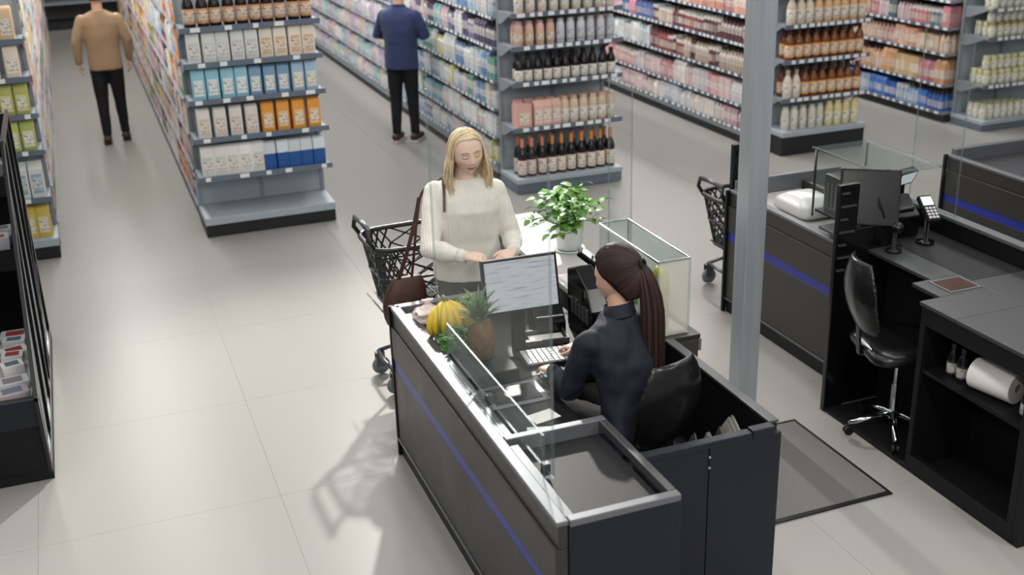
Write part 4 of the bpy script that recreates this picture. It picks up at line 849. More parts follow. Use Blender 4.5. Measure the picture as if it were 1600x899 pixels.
# third checkout, cut by the right edge
C4 = thing('checkout_belt', (6.3, 5.4, 0), 'dark conveyor counter with blue strip at the right edge', 'checkout')
side_with_stripe(C4, 5.955, 3.9, 6.62, 0.905)
MB().box(5.94, 5.97, 6.621, 6.645, 0.002, 0.905).build('corner_post', 'black_panel', C4, bevel=0.003)
MB().box(6.011, 6.75, 6.59, 6.645, 0.002, 0.945).build('far_panel', 'steel_rim', C4, bevel=0.004)
MB().box(6.011, 6.70, 3.9, 6.585, 0.78, 0.850).build('conveyor_belt', 'dark_steel', C4)
MB().box(6.70, 6.75, 3.9, 6.588, 0.002, 0.905).build('right_panel', 'dark_panel', C4, bevel=0.004)

# ------------------------------------------------------------------ steel column, floor mat
r = thing('steel_column', (3.34, 5.17, 0), 'square brushed steel column standing behind the cashier booth', 'column')
MB().box(3.28, 3.40, 5.11, 5.23, 0.002, 4.9).build('shaft', 'column_metal', r, bevel=0.004)
MB().box(3.24, 3.44, 5.07, 5.27, 0.002, 0.012).build('base_plate', 'steel', r, bevel=0.003)
r = thing('floor_mat', (3.15, 4.52, 0), 'dark grey rubber floor mat between the two checkouts', 'mat')
MB().box(2.74, 3.55, 4.11, 4.94, 0.001, 0.011).build('mat_field', 'mat_rubber', r, bevel=0.002)
for a in ((2.72, 3.57, 4.085, 4.109), (2.72, 3.57, 4.941, 4.965), (2.72, 2.739, 4.11, 4.94), (3.551, 3.57, 4.11, 4.94)): MB().box(*a, 0.001, 0.008).build('mat_border', 'black_plastic', r)

# ------------------------------------------------------------------ black open display case (left)
LC = thing('display_case', (-1.0, 7.1, 0), 'black open display case at the left edge with clear packs', 'display case')
XD = -0.465
MB().box(-1.9, XD, 6.02, 6.06, 0.06, 0.50).build('front_panel', 'black_panel', LC, bevel=0.005)
MB().box(-1.9, XD-0.002, 6.00, 6.02, 0.34, 0.505).build('front_rail', 'navy_panel', LC, bevel=0.006)
MB().box(-1.9, XD, 6.03, 8.10, 0.002, 0.06).build('plinth', 'interior_black', LC)
MB().box(-1.9, XD-0.03, 8.06, 8.10, 0.061, 1.62).build('rear_panel', 'black_panel', LC)
# right flank: black frame with slanted bars and smoked panes
def bar2(y0, z0, y1, z1, w=0.035): MB().bar((XD-0.012, y0, z0), (XD-0.012, y1, z1), 0.022, w, up=(0, -(z1-z0), (y1-y0))).build('frame_bar', 'black_gloss', LC, bevel=0.003)
bar2(6.03, 0.06, 5.99, 0.50, 0.06); bar2(5.99, 0.50, 7.15, 1.62, 0.05); bar2(7.15, 1.62, 8.08, 1.62, 0.04); bar2(8.08, 1.62, 8.08, 0.06, 0.05); bar2(6.03, 0.08, 8.08, 0.08, 0.05)
for (a, b, c, d) in ((6.45, 0.10, 6.95, 1.40), (6.95, 0.10, 7.35, 1.60), (7.45, 0.10, 7.75, 1.60), (7.95, 0.62, 7.2, 0.10), (8.05, 1.0, 7.5, 0.4)): bar2(a, b, c, d, 0.03)
MB().prism([(6.05, 0.10), (6.02, 0.50), (7.15, 1.60), (8.06, 1.60), (8.06, 0.10)], 'x', XD-0.016, XD-0.011).build('side_pane', 'smoked', LC)
TIERS = [(6.07, 7.05, 0.455), (7.07, 7.55, 0.98), (7.57, 8.04, 1.30)]
for (ya, yb, z) in TIERS:
    MB().box(-1.88, XD-0.04, ya, yb, z-0.03, z).build('tier_shelf', 'white_board' if z < 0.5 else 'black_panel', LC, bevel=0.003)
    MB().box(-1.88, XD-0.04, ya-0.012, ya-0.001, z-0.10, z+0.03).build('tier_front', 'black_panel', LC)
cl_me = {}
for i in range(4):
    b = MB(); w, d, h = ((0.15, 0.11, 0.06), (0.12, 0.10, 0.09), (0.17, 0.12, 0.05), (0.13, 0.09, 0.07))[i]
    b.loft([rrect(w*0.44, d*0.44, 0, 0.2, 3), rrect(w*0.5, d*0.5, h*0.8, 0.2, 3), rrect(w*0.48, d*0.48, h, 0.2, 3)]); m = b.mesh('clear_pack', True); m.set_sharp_from_angle(angle=0.7); m.materials.append(MATS['obj_gloss'])
    l = MB().box(-w*0.3, w*0.3, -d*0.3, d*0.3, h+0.0005, h+0.002).mesh('label'); l.materials.append(MATS['obj_label']); cl_me[i] = (m, l)
for ti, (ya, yb, z) in enumerate(TIERS):
    for ri, y in enumerate([ya+0.085+0.14*q for q in range(7)]):
        if y > yb-0.05: continue
        for k in range(5):
            x = XD-0.135-0.165*k; i = random.randrange(4)
            c = random.choice(((206, 208, 212), (190, 194, 200), (222, 220, 218), (170, 160, 162), (150, 154, 162)))
            o = mkobj('clear_pack', cl_me[i][0], None, loc=(x, y, z+0.001), rotz=random.uniform(-0.3, 0.3), color=jit(srgb(*c)))
            tag(o, '%s clear pack from right, %s row back, %s tier of black case' % (ORD[k], ORD[ri], ('lowest', 'middle', 'top')[ti]), 'clear pack', 'clear packs in the black case')
            mkobj('label', cl_me[i][1], None, o, color=srgb(*random.choice(((120, 110, 114), (200, 200, 204), (150, 60, 60), (90, 100, 120)))))
# ------------------------------------------------------------------ shopping trolleys
mat('cart_plastic', (30, 33, 33), 0.35, bump=0.05, bscale=200); mat('cart_tube', (96, 100, 104), 0.3, metal=0.8); mat('wheel', (120, 124, 128), 0.35)
def trolley(loc, rotz, label, L=0.98, W=0.44, zt=0.96, zb=0.56):
    """handle at local -x end"""
    r = thing('shopping_trolley', loc, label, 'trolley', 'black lattice shopping trolleys', rotz)
    def ring(v, n=72, grow=0.0):
        hw = (L/2)*(0.86+0.14*v)+grow; hd = (W/2)*(0.82+0.18*v)+grow; z = zb+(zt-zb)*v; P = []
        for i in range(n):
            a = 2*PI*i/n; e = 0.38; c, s = math.cos(a), math.sin(a)
            P.append(Vector((hw*math.copysign(abs(c)**e, c)+0.02*(1-v), hd*math.copysign(abs(s)**e, s), z)))
        return P
    n = 72; lev = [0, 0.25, 0.5, 0.75, 1.0]; R = [ring(v, n) for v in lev]
    w = MB()
    for i in range(0, n, 2):
        for d in (1, -1):
            for k in range(4):
                a = R[k][(i+d*k*2) % n]; b = R[k+1][(i+d*(k+1)*2) % n]; o = (a+b)/2; up = Vector((o.x, o.y*3, 0)).normalized()
                w.bar(a, b, 0.010, 0.008, up=up)
    w.build('lattice_wall', 'cart_plastic', r, world=False)
    top = ring(1.0, n, 0.006)
    MB().tube(top+[top[0]], 0.016, 8, cap=False).build('rim', 'cart_plastic', r, smooth=True, world=False)
    mid = ring(0.5, n, 0.003); MB().tube(mid+[mid[0]], 0.008, 6, cap=False).build('hoop', 'cart_plastic', r, smooth=True, world=False)
    bot = ring(0.0, n); MB().tube(bot+[bot[0]], 0.012, 6, cap=False).build('bottom_hoop', 'cart_plastic', r, smooth=True, world=False)
    g = MB()
    for k in range(-7, 8): g.bar((-L*0.40, k*0.024, zb), (L*0.42, k*0.024, zb), 0.008, 0.008)
    for k in range(-8, 9): g.bar((k*0.048, -W*0.40, zb+0.004), (k*0.048, W*0.40, zb+0.004), 0.008, 0.006)
    g.build('bottom_grid', 'cart_plastic', r, world=False)
    for s in (-1, 1): MB().tube([(-L/2+0.02, s*W*0.36, zt-0.02), (-L/2-0.03, s*W*0.36, zt+0.06), (-L/2-0.02, s*W*0.34, zt+0.12)], 0.014, 8).build('handle_arm', 'cart_plastic', r, smooth=True, world=False)
    MB().tube([(-L/2-0.02, -W*0.34, zt+0.12), (-L/2-0.015, 0, zt+0.125), (-L/2-0.02, W*0.34, zt+0.12)], 0.017, 10).build('handle', 'cart_tube', r, smooth=True, world=False)
    for s in (-1, 1):
        MB().tube([(L*0.40, s*W*0.34, zb-0.01), (L*0.30, s*W*0.34, 0.42), (-L*0.20, s*W*0.36, 0.20), (-L*0.42, s*W*0.37, 0.165)], 0.013, 8).build('frame_tube', 'cart_tube', r, smooth=True, world=False)
        MB().tube([(-L*0.38, s*W*0.30, zb-0.01), (-L*0.26, s*W*0.32, 0.36), (L*0.20, s*W*0.30, 0.20), (L*0.44, s*W*0.28, 0.165)], 0.013, 8).build('frame_tube', 'cart_tube', r, smooth=True, world=False)
    MB().tube([(-L*0.42, -W*0.37, 0.165), (-L*0.43, 0, 0.165), (-L*0.42, W*0.37, 0.165)], 0.012, 8).build('cross_tube', 'cart_tube', r, smooth=True, world=False)
    for x, y in ((-L*0.42, W*0.37), (-L*0.42, -W*0.37), (L*0.44, W*0.28), (L*0.44, -W*0.28)):
        c = MB(); c.box(x-0.02, x+0.035, y-0.022, y-0.017, 0.06, 0.15).box(x-0.02, x+0.035, y+0.017, y+0.022, 0.06, 0.15).box(x-0.02, x+0.035, y-0.022, y+0.022, 0.15, 0.157)
        c = c.build('castor', 'cart_tube', r, world=False)
        t = MB(); ring_ = MB().lathe([(0.012, -0.015), (0.055, -0.013), (0.06, 0), (0.055, 0.013), (0.012, 0.015)], n=20); t.add([(x+0.012+v[0], y+v[2], 0.062+v[1]) for v in ring_.v], ring_.f)
        t.build('wheel', 'wheel', c, smooth=True, world=False)
    return r
trolley((1.865, 6.42, 0), 0.03, 'black lattice trolley behind the woman in the cream sweater', L=0.82)
trolley((4.63, 6.93, 0), 0.03, 'black lattice trolley beside the column at the second checkout', zt=0.73, zb=0.34)

# ------------------------------------------------------------------ produce on the belt
mat('banana', (222, 190, 52), 0.42, var=0.10, vscale=14); mat('banana_tip', (96, 92, 48), 0.6)
BZ = 0.856
BB = thing('banana_bunch', (1.545, 5.13, BZ), 'bunch of ripe yellow bananas on the near belt corner', 'bananas')
for i in range(7):
    t = (i-3)/3; rowq = i % 2
    pts = []; rs = []
    base = Vector((0.01+0.01*t, 0.03, 0.165)); ang = t*0.95
    for k in range(11):
        u = k/10; out = 0.115*math.sin(u*2.0); z = 0.165-0.155*u**1.25*(1.0-0.08*rowq); 
        dirv = Vector((math.sin(ang), -math.cos(ang)*0.75, 0))
        curl = 0.03*u*u
        pts.append(base+dirv*(out+0.015*rowq)+Vector((0, -curl*0.3, 0))+Vector((0, 0, z-0.165)))
        rs.append((0.009, 0.012, 0.016, 0.019, 0.0205, 0.021, 0.0205, 0.019, 0.016, 0.011, 0.005)[k]*1.1)
    zmin = min(p.z-r_ for p, r_ in zip(pts, rs)); 
    b = MB().tube(pts, rs, 8).build('banana', 'banana', BB, smooth=True, world=False)
MB().tube([(0.0, 0.05, 0.19), (0.01, 0.03, 0.17), (0.01, 0.02, 0.15)], [0.011, 0.018, 0.014], 8).build('stem', 'banana_tip', BB, smooth=True, world=False)
mat('pine_skin', (104, 78, 42), 0.6, var=0.35, vscale=30); mat('pine_leaf', (84, 112, 74), 0.5, var=0.15, vscale=12)
PA = thing('pineapple', (1.625, 4.80, BZ), 'pineapple with a spiky green crown on the belt beside the bananas', 'pineapple'); PA.rotation_euler = (math.radians(4), math.radians(-5), 0)
b = MB(); nr, nc = 20, 26; rings = []
for i in range(nr*2+1):
    t = i/(nr*2); z = 0.205*t; rr = 0.066*math.sin(PI*(0.16+0.70*t))**0.6
    rings.append([((rr+0.0055*abs(math.sin(PI*(i/5.0+j*2/6.5)))*abs(math.sin(PI*(i/5.0-j*2/6.5))))*math.cos(2*PI*j/52), (rr+0.0055*abs(math.sin(PI*(i/5.0+j*2/6.5)))*abs(math.sin(PI*(i/5.0-j*2/6.5))))*math.sin(2*PI*j/52), z) for j in range(52)])
b.loft(rings).build('fruit_body', 'pine_skin', PA, smooth=True, world=False)
lf = MB(); Lp = [(0, 0.0, 0.010), (0.05, 0.012, 0.012), (0.10, 0.034, 0.008), (0.135, 0.065, 0.001)]
lf.loft([[(-w, y, z), (0, y-0.003, z-0.002), (w, y, z), (0, y+0.002, z+0.001)] for z, y, w in Lp]); lm = lf.mesh('leaf', True); lm.materials.append(MATS['pine_leaf'])
for k in range(34):
    a = k*2.39996; t = k/33
    o = mkobj('leaf', lm, None, PA, loc=(0.012*math.cos(a+PI/2)*(1-t), 0.012*math.sin(a+PI/2)*(1-t), 0.190+0.035*t)); o.rotation_euler = (-(0.75-0.70*t), 0, a); sc = 0.75+0.35*t; o.scale = (1, sc, sc)
mat('herb', (58, 110, 40), 0.5, var=0.25, vscale=30); mat('herb_stem', (120, 150, 80), 0.5)
def leafy_bunch(loc, n, rad, h, m, label, name='herb_bunch', seed=3, scale=1.0):
    rnd = random.Random(seed); r = thing(name, loc, label, 'greens')
    l = MB(); 
    for dx, dy, rz in ((0, 0.030, 0), (-0.018, 0.018, 0.8), (0.018, 0.018, -0.8)):
        P = [(0, -0.014), (0.012, -0.004), (0.010, 0.008), (0, 0.018), (-0.010, 0.008), (-0.012, -0.004)]
        c, s = math.cos(rz), math.sin(rz); l.add([(dx+c*u-s*v, dy+s*u+c*v, 0.004*math.cos(u*200)) for u, v in P], [(0, 1, 2, 3), (0, 3, 4, 5)])
    lm = l.mesh('leaf'); lm.materials.append(MATS[m])
    for k in range(n):
        a = rnd.uniform(0, 2*PI); q = math.sqrt(rnd.random())*rad; z = 0.02+(h-0.02)*rnd.random()*math.sqrt(max(0.05, 1-(q/rad)**2))
        o = mkobj('leaf', lm, None, r, loc=(q*math.cos(a), q*math.sin(a), z)); o.rotation_euler = (rnd.uniform(-0.9, 0.6), rnd.uniform(-0.7, 0.7), a-PI/2+rnd.uniform(-0.6, 0.6)); s = scale*rnd.uniform(0.8, 1.3); o.scale = (s, s, s)
    st = MB()
    for k in range(9):
        a = rnd.uniform(0, 2*PI); st.tube([(0.3*rad*math.cos(a), 0.3*rad*math.sin(a), 0.002), (0.6*rad*math.cos(a), 0.6*rad*math.sin(a), h*0.7)], 0.0025, 5)
    st.build('stems', 'herb_stem', r, smooth=True, world=False); return r
leafy_bunch((1.555, 4.945, BZ), 90, 0.075, 0.10, 'herb', 'bunch of dark green herbs between the bananas and pineapple', seed=3)
mat('celery', (150, 168, 72), 0.5, var=0.2, vscale=20)
leafy_bunch((1.675, 5.20, BZ), 60, 0.055, 0.20, 'celery', 'yellow green leafy bunch behind the pineapple', seed=8, scale=0.9)
mat('film_white', (222, 206, 204), 0.3, bump=0.6, bscale=26, var=0.06, vscale=20)
mat('meat_pink', (200, 150, 148), 0.5, var=0.12, vscale=18)
b = MB(); b.loft([rrect(0.055, 0.06, 0, 0.4, 5), rrect(0.068, 0.07, 0.03, 0.4, 5), rrect(0.06, 0.062, 0.09, 0.4, 5), rrect(0.03, 0.03, 0.13, 0.4, 5), rrect(0.012, 0.012, 0.145, 0.4, 5), rrect(0.03, 0.01, 0.19, 0.3, 5)])
_bm = remesh(b, 0.007, 2, name='grocery_bag')
for v in _bm.vertices: k_ = mnoise.noise(Vector(v.co)*26.0)*0.016+mnoise.noise(Vector(v.co)*60.0)*0.006; v.co = v.co+Vector((v.co.x, v.co.y, 0.01)).normalized()*k_
BG = mkobj('grocery_bag', _bm, 'film_white', loc=(1.51, 5.34, BZ)); BG.scale = (1.05, 0.9, 0.62); tag(BG, 'small white knotted grocery bag behind the bananas', 'bag')
mkobj('contents', pouch_mesh(0.10, 0.07, 0.09).mesh('contents', True), 'meat_pink', BG, loc=(-0.005, -0.02, 0.005))
b = pouch_mesh(0.11, 0.06, 0.15); b.v = [(1.66+v[0], 5.03+v[1], BZ+v[2]) for v in b.v]; tag(b.build('wrapped_pack', 'film', smooth=True), 'clear wrapped pack standing behind the pineapple', 'pack')

# ------------------------------------------------------------------ potted plant
mat('pot_white', (222, 224, 226), 0.35, var=0.02); mat('soil', (52, 40, 32), 0.9); mat('leaf_green', (92, 142, 58), 0.4, var=0.22, vscale=10, mode='object'); mat('saucer_clear', (210, 216, 214), 0.2)
PP = thing('potted_plant', (2.572, 5.92, 0.901), 'leafy green plant in a white pot on the white counter', 'plant')
MB().lathe([(0.068, 0.012), (0.072, 0.014), (0.088, 0.145), (0.090, 0.162), (0.084, 0.162), (0.082, 0.140), (0.0, 0.138)], n=36, cap=False).build('pot', 'pot_white', PP, smooth=True, world=False)
MB().lathe([(0.0, 0.0), (0.088, 0.0), (0.095, 0.012), (0.089, 0.012), (0.085, 0.005), (0.0, 0.005)], n=36, cap=False).build('saucer', 'saucer_clear', PP, smooth=True, world=False)
MB().lathe([(0.081, 0.1385), (0.075, 0.146), (0.0, 0.15)], n=24, cap=False).build('soil', 'soil', PP, world=False)
l = MB(); rings = []
prof = [(0.0, 0.002), (0.10, 0.012), (0.28, 0.020), (0.5, 0.021), (0.72, 0.015), (0.9, 0.007), (1.0, 0.001)]
vsl = []
for t, w in prof: vsl += [(-w, t*0.058, 0.006*math.sin(t*3)-0.010*t*t), (0, t*0.058, 0.006*math.sin(t*3)-0.010*t*t-w*0.22), (w, t*0.058, 0.006*math.sin(t*3)-0.010*t*t)]
fs = []
for i in range(len(prof)-1):
    for j in (0, 1): fs.append((i*3+j, i*3+j+1, i*3+3+j+1, i*3+3+j))
l.add(vsl, fs); leaf_me = l.mesh('leaf', True); leaf_me.materials.append(MATS['leaf_green'])
rnd = random.Random(11); stems = MB(); nl = 0
for k in range(49):
    a = rnd.uniform(0, 2*PI); el = rnd.uniform(0.02, 1.3); Lk = rnd.uniform(0.14, 0.235)
    p0 = Vector((0.03*math.cos(a), 0.03*math.sin(a), 0.145)); d = Vector((math.cos(a)*math.cos(el), math.sin(a)*math.cos(el), math.sin(el)))
    p1 = p0+d*Lk*0.6+Vector((0, 0, 0.04)); p2 = p0+d*Lk+Vector((0, 0, 0.03 if el > 0.5 else 0.01))
    stems.tube([p0, p1, p2], [0.0028, 0.002, 0.0012], 5)
    for j in range(6):
        t = 0.35+0.65*j/5; p = p0.lerp(p1, t*2) if t < 0.5 else p1.lerp(p2, t*2-1)
        nl += 1; g_ = rnd.uniform(0.65, 1.35); c = srgb(104, 156, 76)
        o = mkobj('leaf', leaf_me, None, PP, loc=p, color=(c[0]*g_*rnd.uniform(0.8, 1.25), c[1]*g_, c[2]*g_*rnd.uniform(0.7, 1.1)))
        side = (-1) ** j; o.rotation_euler = (rnd.uniform(-0.5, 0.7), rnd.uniform(-0.5, 0.5), a-PI/2+side*rnd.uniform(0.3, 1.3)); s = rnd.uniform(0.85, 1.25); o.scale = (s, s, s)
stems.build('stems', 'herb_stem', PP, smooth=True, world=False)
# ------------------------------------------------------------------ people
mat('skin', rough=0.45, mode='attr', bump=0.03, bscale=120); mat('hair', rough=0.5, mode='attr', spec=0.3)
MATS['skin'].node_tree.nodes['Principled BSDF'].inputs['Subsurface Weight'].default_value = 0.12
MATS['skin'].node_tree.nodes['Principled BSDF'].inputs['Subsurface Radius'].default_value = (0.012, 0.005, 0.003)
def knit_mat(name, col):
    m = mat(name, col, 0.85, var=0.05, vscale=14, sheen=0.25); nt = m.node_tree; n = nt.nodes; L = nt.links; p = n['Principled BSDF']
    tc = n.new('ShaderNodeTexCoord'); wv = n.new('ShaderNodeTexWave'); wv.inputs['Scale'].default_value = 22; wv.inputs['Distortion'].default_value = 2.5; wv.inputs['Detail'].default_value = 3; wv.inputs['Detail Scale'].default_value = 6
    wv.bands_direction = 'X'; L.new(tc.outputs['Object'], wv.inputs['Vector'])
    nz = n.new('ShaderNodeTexNoise'); nz.inputs['Scale'].default_value = 240; nz.inputs['Detail'].default_value = 2; L.new(tc.outputs['Object'], nz.inputs['Vector'])
    ad = n.new('ShaderNodeMath'); ad.operation = 'MULTIPLY_ADD'; ad.inputs[1].default_value = 1.6; L.new(wv.outputs['Fac'], ad.inputs[0]); L.new(nz.outputs[0], ad.inputs[2])
    bp = n.new('ShaderNodeBump'); bp.inputs['Strength'].default_value = 0.55; bp.inputs['Distance'].default_value = 0.003; L.new(ad.outputs[0], bp.inputs['Height']); L.new(bp.outputs[0], p.inputs['Normal'])
knit_mat('cream_knit', (240, 234, 224)); mat('tan_knit', (160, 132, 104), 0.9, var=0.06, vscale=10, bump=0.3, bscale=160, sheen=0.2)
mat('navy_cloth', (22, 27, 40), 0.75, var=0.10, vscale=8, bump=0.35, bscale=11); mat('blue_cloth', (42, 54, 94), 0.8, var=0.08, vscale=8, bump=0.2, bscale=16, sheen=0.15)
mat('black_cloth', (20, 20, 24), 0.85, var=0.12, vscale=9, bump=0.25, bscale=18); mat('brown_leather', (66, 40, 34), 0.5, var=0.15, vscale=12, bump=0.12, bscale=60)
mat('shoe_brown', (70, 50, 40), 0.5, var=0.1); mat('sole_white', (214, 210, 204), 0.6); mat('sole_dark', (50, 42, 38), 0.7)
SKIN = srgb(238, 204, 184); SKIN2 = srgb(216, 172, 148)
def mb_add_mesh(mb, me, col, M=None):
    vs_ = [(M @ v.co if M is not None else v.co.copy()) for v in me.vertices]; mb.add(vs_, [tuple(p.vertices) for p in me.polygons], 0, col)
def ell(a, b, z, cx=0, cy=0, n=24, p=2.3):
    P = []
    for j in range(n):
        t = 2*PI*j/n; c, s = math.cos(t), math.sin(t); P.append(Vector((cx+a*math.copysign(abs(c)**(2/p), c), cy+b*math.copysign(abs(s)**(2/p), s), z)))
    return P
def torso(mb, st, spine):
    """st: (t along spine list index) rings: (half width, half depth, centre xyz)"""
    mb.loft([ell(a, b, 0) if False else [Vector((c[0]+q.x, c[1]+q.y, c[2]+q.z)) for q in ell(a, b, 0)] for a, b, c in st])
def head_pt(lat, phi, female=True):
    """skull and face surface; faces -y; returns point and region colour code"""
    sl, c = math.sin(lat), math.cos(lat); z = 0.115*sl; front = math.cos(phi)
    x = 0.074*c*math.sin(phi); y = -(0.092 if front > 0 else 0.102)*c*front
    if front > 0: y = -0.092*(c**0.8)*(front**0.85)
    if z < -0.015:
        t = min(1, (-0.015-z)/0.10); x *= 1-(0.36 if female else 0.26)*t**1.4
        if y > 0: y *= 1-0.55*t
        else: y *= 1-0.06*t
    if z > 0.0: x *= 1+0.04*math.sin(PI*min(1, z/0.115))
    d = 0.0
    if front > 0.15:
        w = min(1, (front-0.15)/0.3); ax = abs(x); G = lambda u, s: math.exp(-(u/s)**2)
        if -0.046 < z < 0.03:
            t = (0.03-z)/0.062; ridge = 0.021*min(1, t)**1.3 if z > -0.032 else 0.021*max(0, (z+0.046)/0.014)
            d += ridge*G(x, 0.0075+0.0055*min(1, max(0, t)))
        d += 0.0045*G(ax-0.012, 0.006)*G(z+0.036, 0.007)
        d += 0.0035*G(z-0.026, 0.009)*G(ax-0.026, 0.022)
        d -= 0.0085*G(ax-0.030, 0.015)*G(z-0.004, 0.011); d += 0.0060*G(ax-0.031, 0.0105)*G(z-0.000, 0.0075)
        d += 0.0055*G(ax-0.040, 0.018)*G(z+0.030, 0.020)
        zm = -0.067+0.0045*(x/0.024)**2
        d += 0.0050*G(x, 0.018)*G(z-zm-0.0055, 0.0042)+0.0060*G(x, 0.016)*G(z-zm+0.006, 0.0046)-0.0035*G(x, 0.024)*G(z-zm, 0.002)
        d += 0.0070*G(x, 0.017)*G(z+0.100, 0.012); d -= 0.003*G(x, 0.02)*G(z+0.083, 0.006)
        d *= w
    return Vector((x, y-d, z))
def make_head(mb, M, skin, lips=(206, 116, 112), brow=(140, 108, 80), lash=(60, 44, 40), nlat=120, nphi=170, female=True):
    V = []; 
    for i in range(nlat+1):
        lat = -PI/2+PI*i/nlat
        for j in range(nphi): V.append(head_pt(lat, 2*PI*j/nphi, female))
    lip, br, la = srgb(*lips), srgb(*brow), srgb(*lash)
    S = lambda e0, e1, u: (lambda t: t*t*(3-2*t))(min(1, max(0, (u-e0)/(e1-e0))))
    def mixc(a_, b_, k_): return tuple(p_*(1-k_)+q_*k_ for p_, q_ in zip(a_, b_))
    def face_col(p):
        col = skin
        if p.y > -0.035: return col
        x, z, ax = p.x, p.z, abs(p.x); zm = -0.067+0.0055*(x/0.024)**2
        col = mixc(col, tuple(c_*k_ for c_, k_ in zip(skin, (1.0, 0.84, 0.80))), 0.8*(1-S(0.006, 0.024, math.hypot(ax-0.043, z+0.032))))
        col = mixc(col, tuple(c_*k_ for c_, k_ in zip(skin, (0.96, 0.82, 0.78))), 0.6*(1-S(0.005, 0.014, math.hypot(ax*0.8, z+0.034))))
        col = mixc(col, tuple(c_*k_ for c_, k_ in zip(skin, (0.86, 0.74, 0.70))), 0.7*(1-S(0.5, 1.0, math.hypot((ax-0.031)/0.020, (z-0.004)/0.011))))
        col = mixc(col, lip, 1-S(0.75, 1.1, math.hypot(x/0.026, (z-zm)/0.0105)))
        col = mixc(col, srgb(126, 60, 58), (1-S(0.0006, 0.0022, abs(z-zm)))*(1-S(0.021, 0.027, ax)))
        zb = 0.0275-0.009*((ax-0.028)/0.018)**2-0.04*max(0, ax-0.04)
        col = mixc(col, br, 0.85*(1-S(0.0012, 0.0040, abs(z-zb)))*S(0.009, 0.014, ax)*(1-S(0.043, 0.051, ax)))
        zl = -0.0055+0.0042*((ax-0.031)/0.0155)**2
        col = mixc(col, la, (1-S(0.0008, 0.0030, abs(z-zl)))*S(0.013, 0.018, ax)*(1-S(0.044, 0.049, ax)))
        zc = 0.0085-0.004*((ax-0.031)/0.0155)**2
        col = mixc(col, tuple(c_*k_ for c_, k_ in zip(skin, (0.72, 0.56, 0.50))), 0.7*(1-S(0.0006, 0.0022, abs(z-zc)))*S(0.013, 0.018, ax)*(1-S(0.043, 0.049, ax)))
        col = mixc(col, tuple(c_*0.35 for c_ in skin), 0.8*(1-S(0.0015, 0.0038, math.hypot((ax-0.0075), (z+0.0445)*1.3))))  # nostril dark and nose shadow painted into the skin colour
        return col
    b = len(mb.v); mb.v += [tuple(M @ v) for v in V]; VC = [face_col(v) for v in V]
    for i in range(nlat):
        for j in range(nphi):
            k = (j+1) % nphi; q = (i*nphi+j, i*nphi+k, (i+1)*nphi+k, (i+1)*nphi+j)
            mb.f.append(tuple(t+b for t in q)); mb.m.append(0); mb.c.append([VC[t] for t in q])
    for s in (-1, 1):           # ears
        rings = []
        for t in range(7):
            k = t/6; zz = -0.032+0.062*k; w = 0.017*math.sin(PI*(0.1+0.8*k)); rings.append([M @ Vector((s*(0.070+0.007*k+0.007*math.cos(a)*0.8), 0.012+0.006*k+w*math.sin(a), zz)) for a in [2*PI*j/10 for j in range(10)]])
        mb.loft(rings, 0, True, tuple(a*k_ for a, k_ in zip(skin, (0.97, 0.88, 0.86))))
def hand(mb, wrist, d, n, thumb, curl=(0.35, 0.45, 0.35), sc=1.0, spread=0.05):
    """palm and five fingers; d forward, n out of the back of the hand, thumb = +1/-1 side along d x n"""
    d = Vector(d).normalized(); n = Vector(n); n = (n-d*n.dot(d)).normalized(); s = d.cross(n).normalized()*thumb; W = Vector(wrist)
    def sec(p, w, t): return [p+s*w*math.copysign(abs(math.cos(a))**0.7, math.cos(a))+n*t*math.copysign(abs(math.sin(a))**0.8, math.sin(a)) for a in [2*PI*j/12 for j in range(12)]]
    mb.loft([sec(W-d*0.012*sc, 0.022*sc, 0.018*sc), sec(W+d*0.02*sc, 0.029*sc, 0.016*sc), sec(W+d*0.055*sc, 0.038*sc, 0.014*sc), sec(W+d*0.085*sc, 0.039*sc, 0.0115*sc), sec(W+d*0.094*sc, 0.036*sc, 0.007*sc)])
    for k, (off, L, r) in enumerate(((0.029, 0.070, 0.0088), (0.0095, 0.079, 0.0090), (-0.010, 0.073, 0.0086), (-0.0285, 0.056, 0.0078))):
        base = W+d*(0.078-0.004*abs(k-1))*sc+s*off*sc; dd = (d+s*spread*(1.5-k)).normalized(); pts = [base]; a = 0
        for q, seg in enumerate((0.45, 0.31, 0.24)):
            a += curl[q]*(1+0.12*(k-1)); v = dd*math.cos(a)-n*math.sin(a); pts.append(pts[-1]+v*L*seg*sc)
        mb.caps(pts, [r*sc, r*0.95*sc, r*0.85*sc, r*0.7*sc], 8)
    b0 = W+d*0.022*sc+s*0.026*sc-n*0.004*sc; v1 = (d*0.72+s*0.62-n*0.25).normalized(); v2 = (d*0.92+s*0.25-n*0.35).normalized(); v3 = (d*0.97+s*0.02-n*0.4).normalized()
    mb.caps([b0, b0+v1*0.036*sc, b0+v1*0.036*sc+v2*0.03*sc, b0+v1*0.036*sc+v2*0.03*sc+v3*0.022*sc], [0.0135*sc, 0.0115*sc, 0.0098*sc, 0.008*sc], 8)
def wrinkle(me, amp=0.006, sc=7.0, sz=0.5, seed=0.0):
    """soft cloth folds: move the vertices along their normals by stretched noise"""
    nv = len(me.vertices); co = np.empty(nv*3, dtype=np.float32); no = np.empty(nv*3, dtype=np.float32)
    me.vertices.foreach_get('co', co); me.vertex_normals.foreach_get('vector', no); co = co.reshape(-1, 3); no = no.reshape(-1, 3)
    d = np.array([mnoise.noise(Vector((c[0]*sc+seed, c[1]*sc, c[2]*sc*sz+0.35*c[0]*sc)))+0.5*mnoise.noise(Vector((c[0]*sc*2.3, c[1]*sc*2.3+seed, c[2]*sc*1.7))) for c in co], dtype=np.float32)
    co += no*(amp*d)[:, None]; me.vertices.foreach_set('co', co.ravel()); me.update(); return me
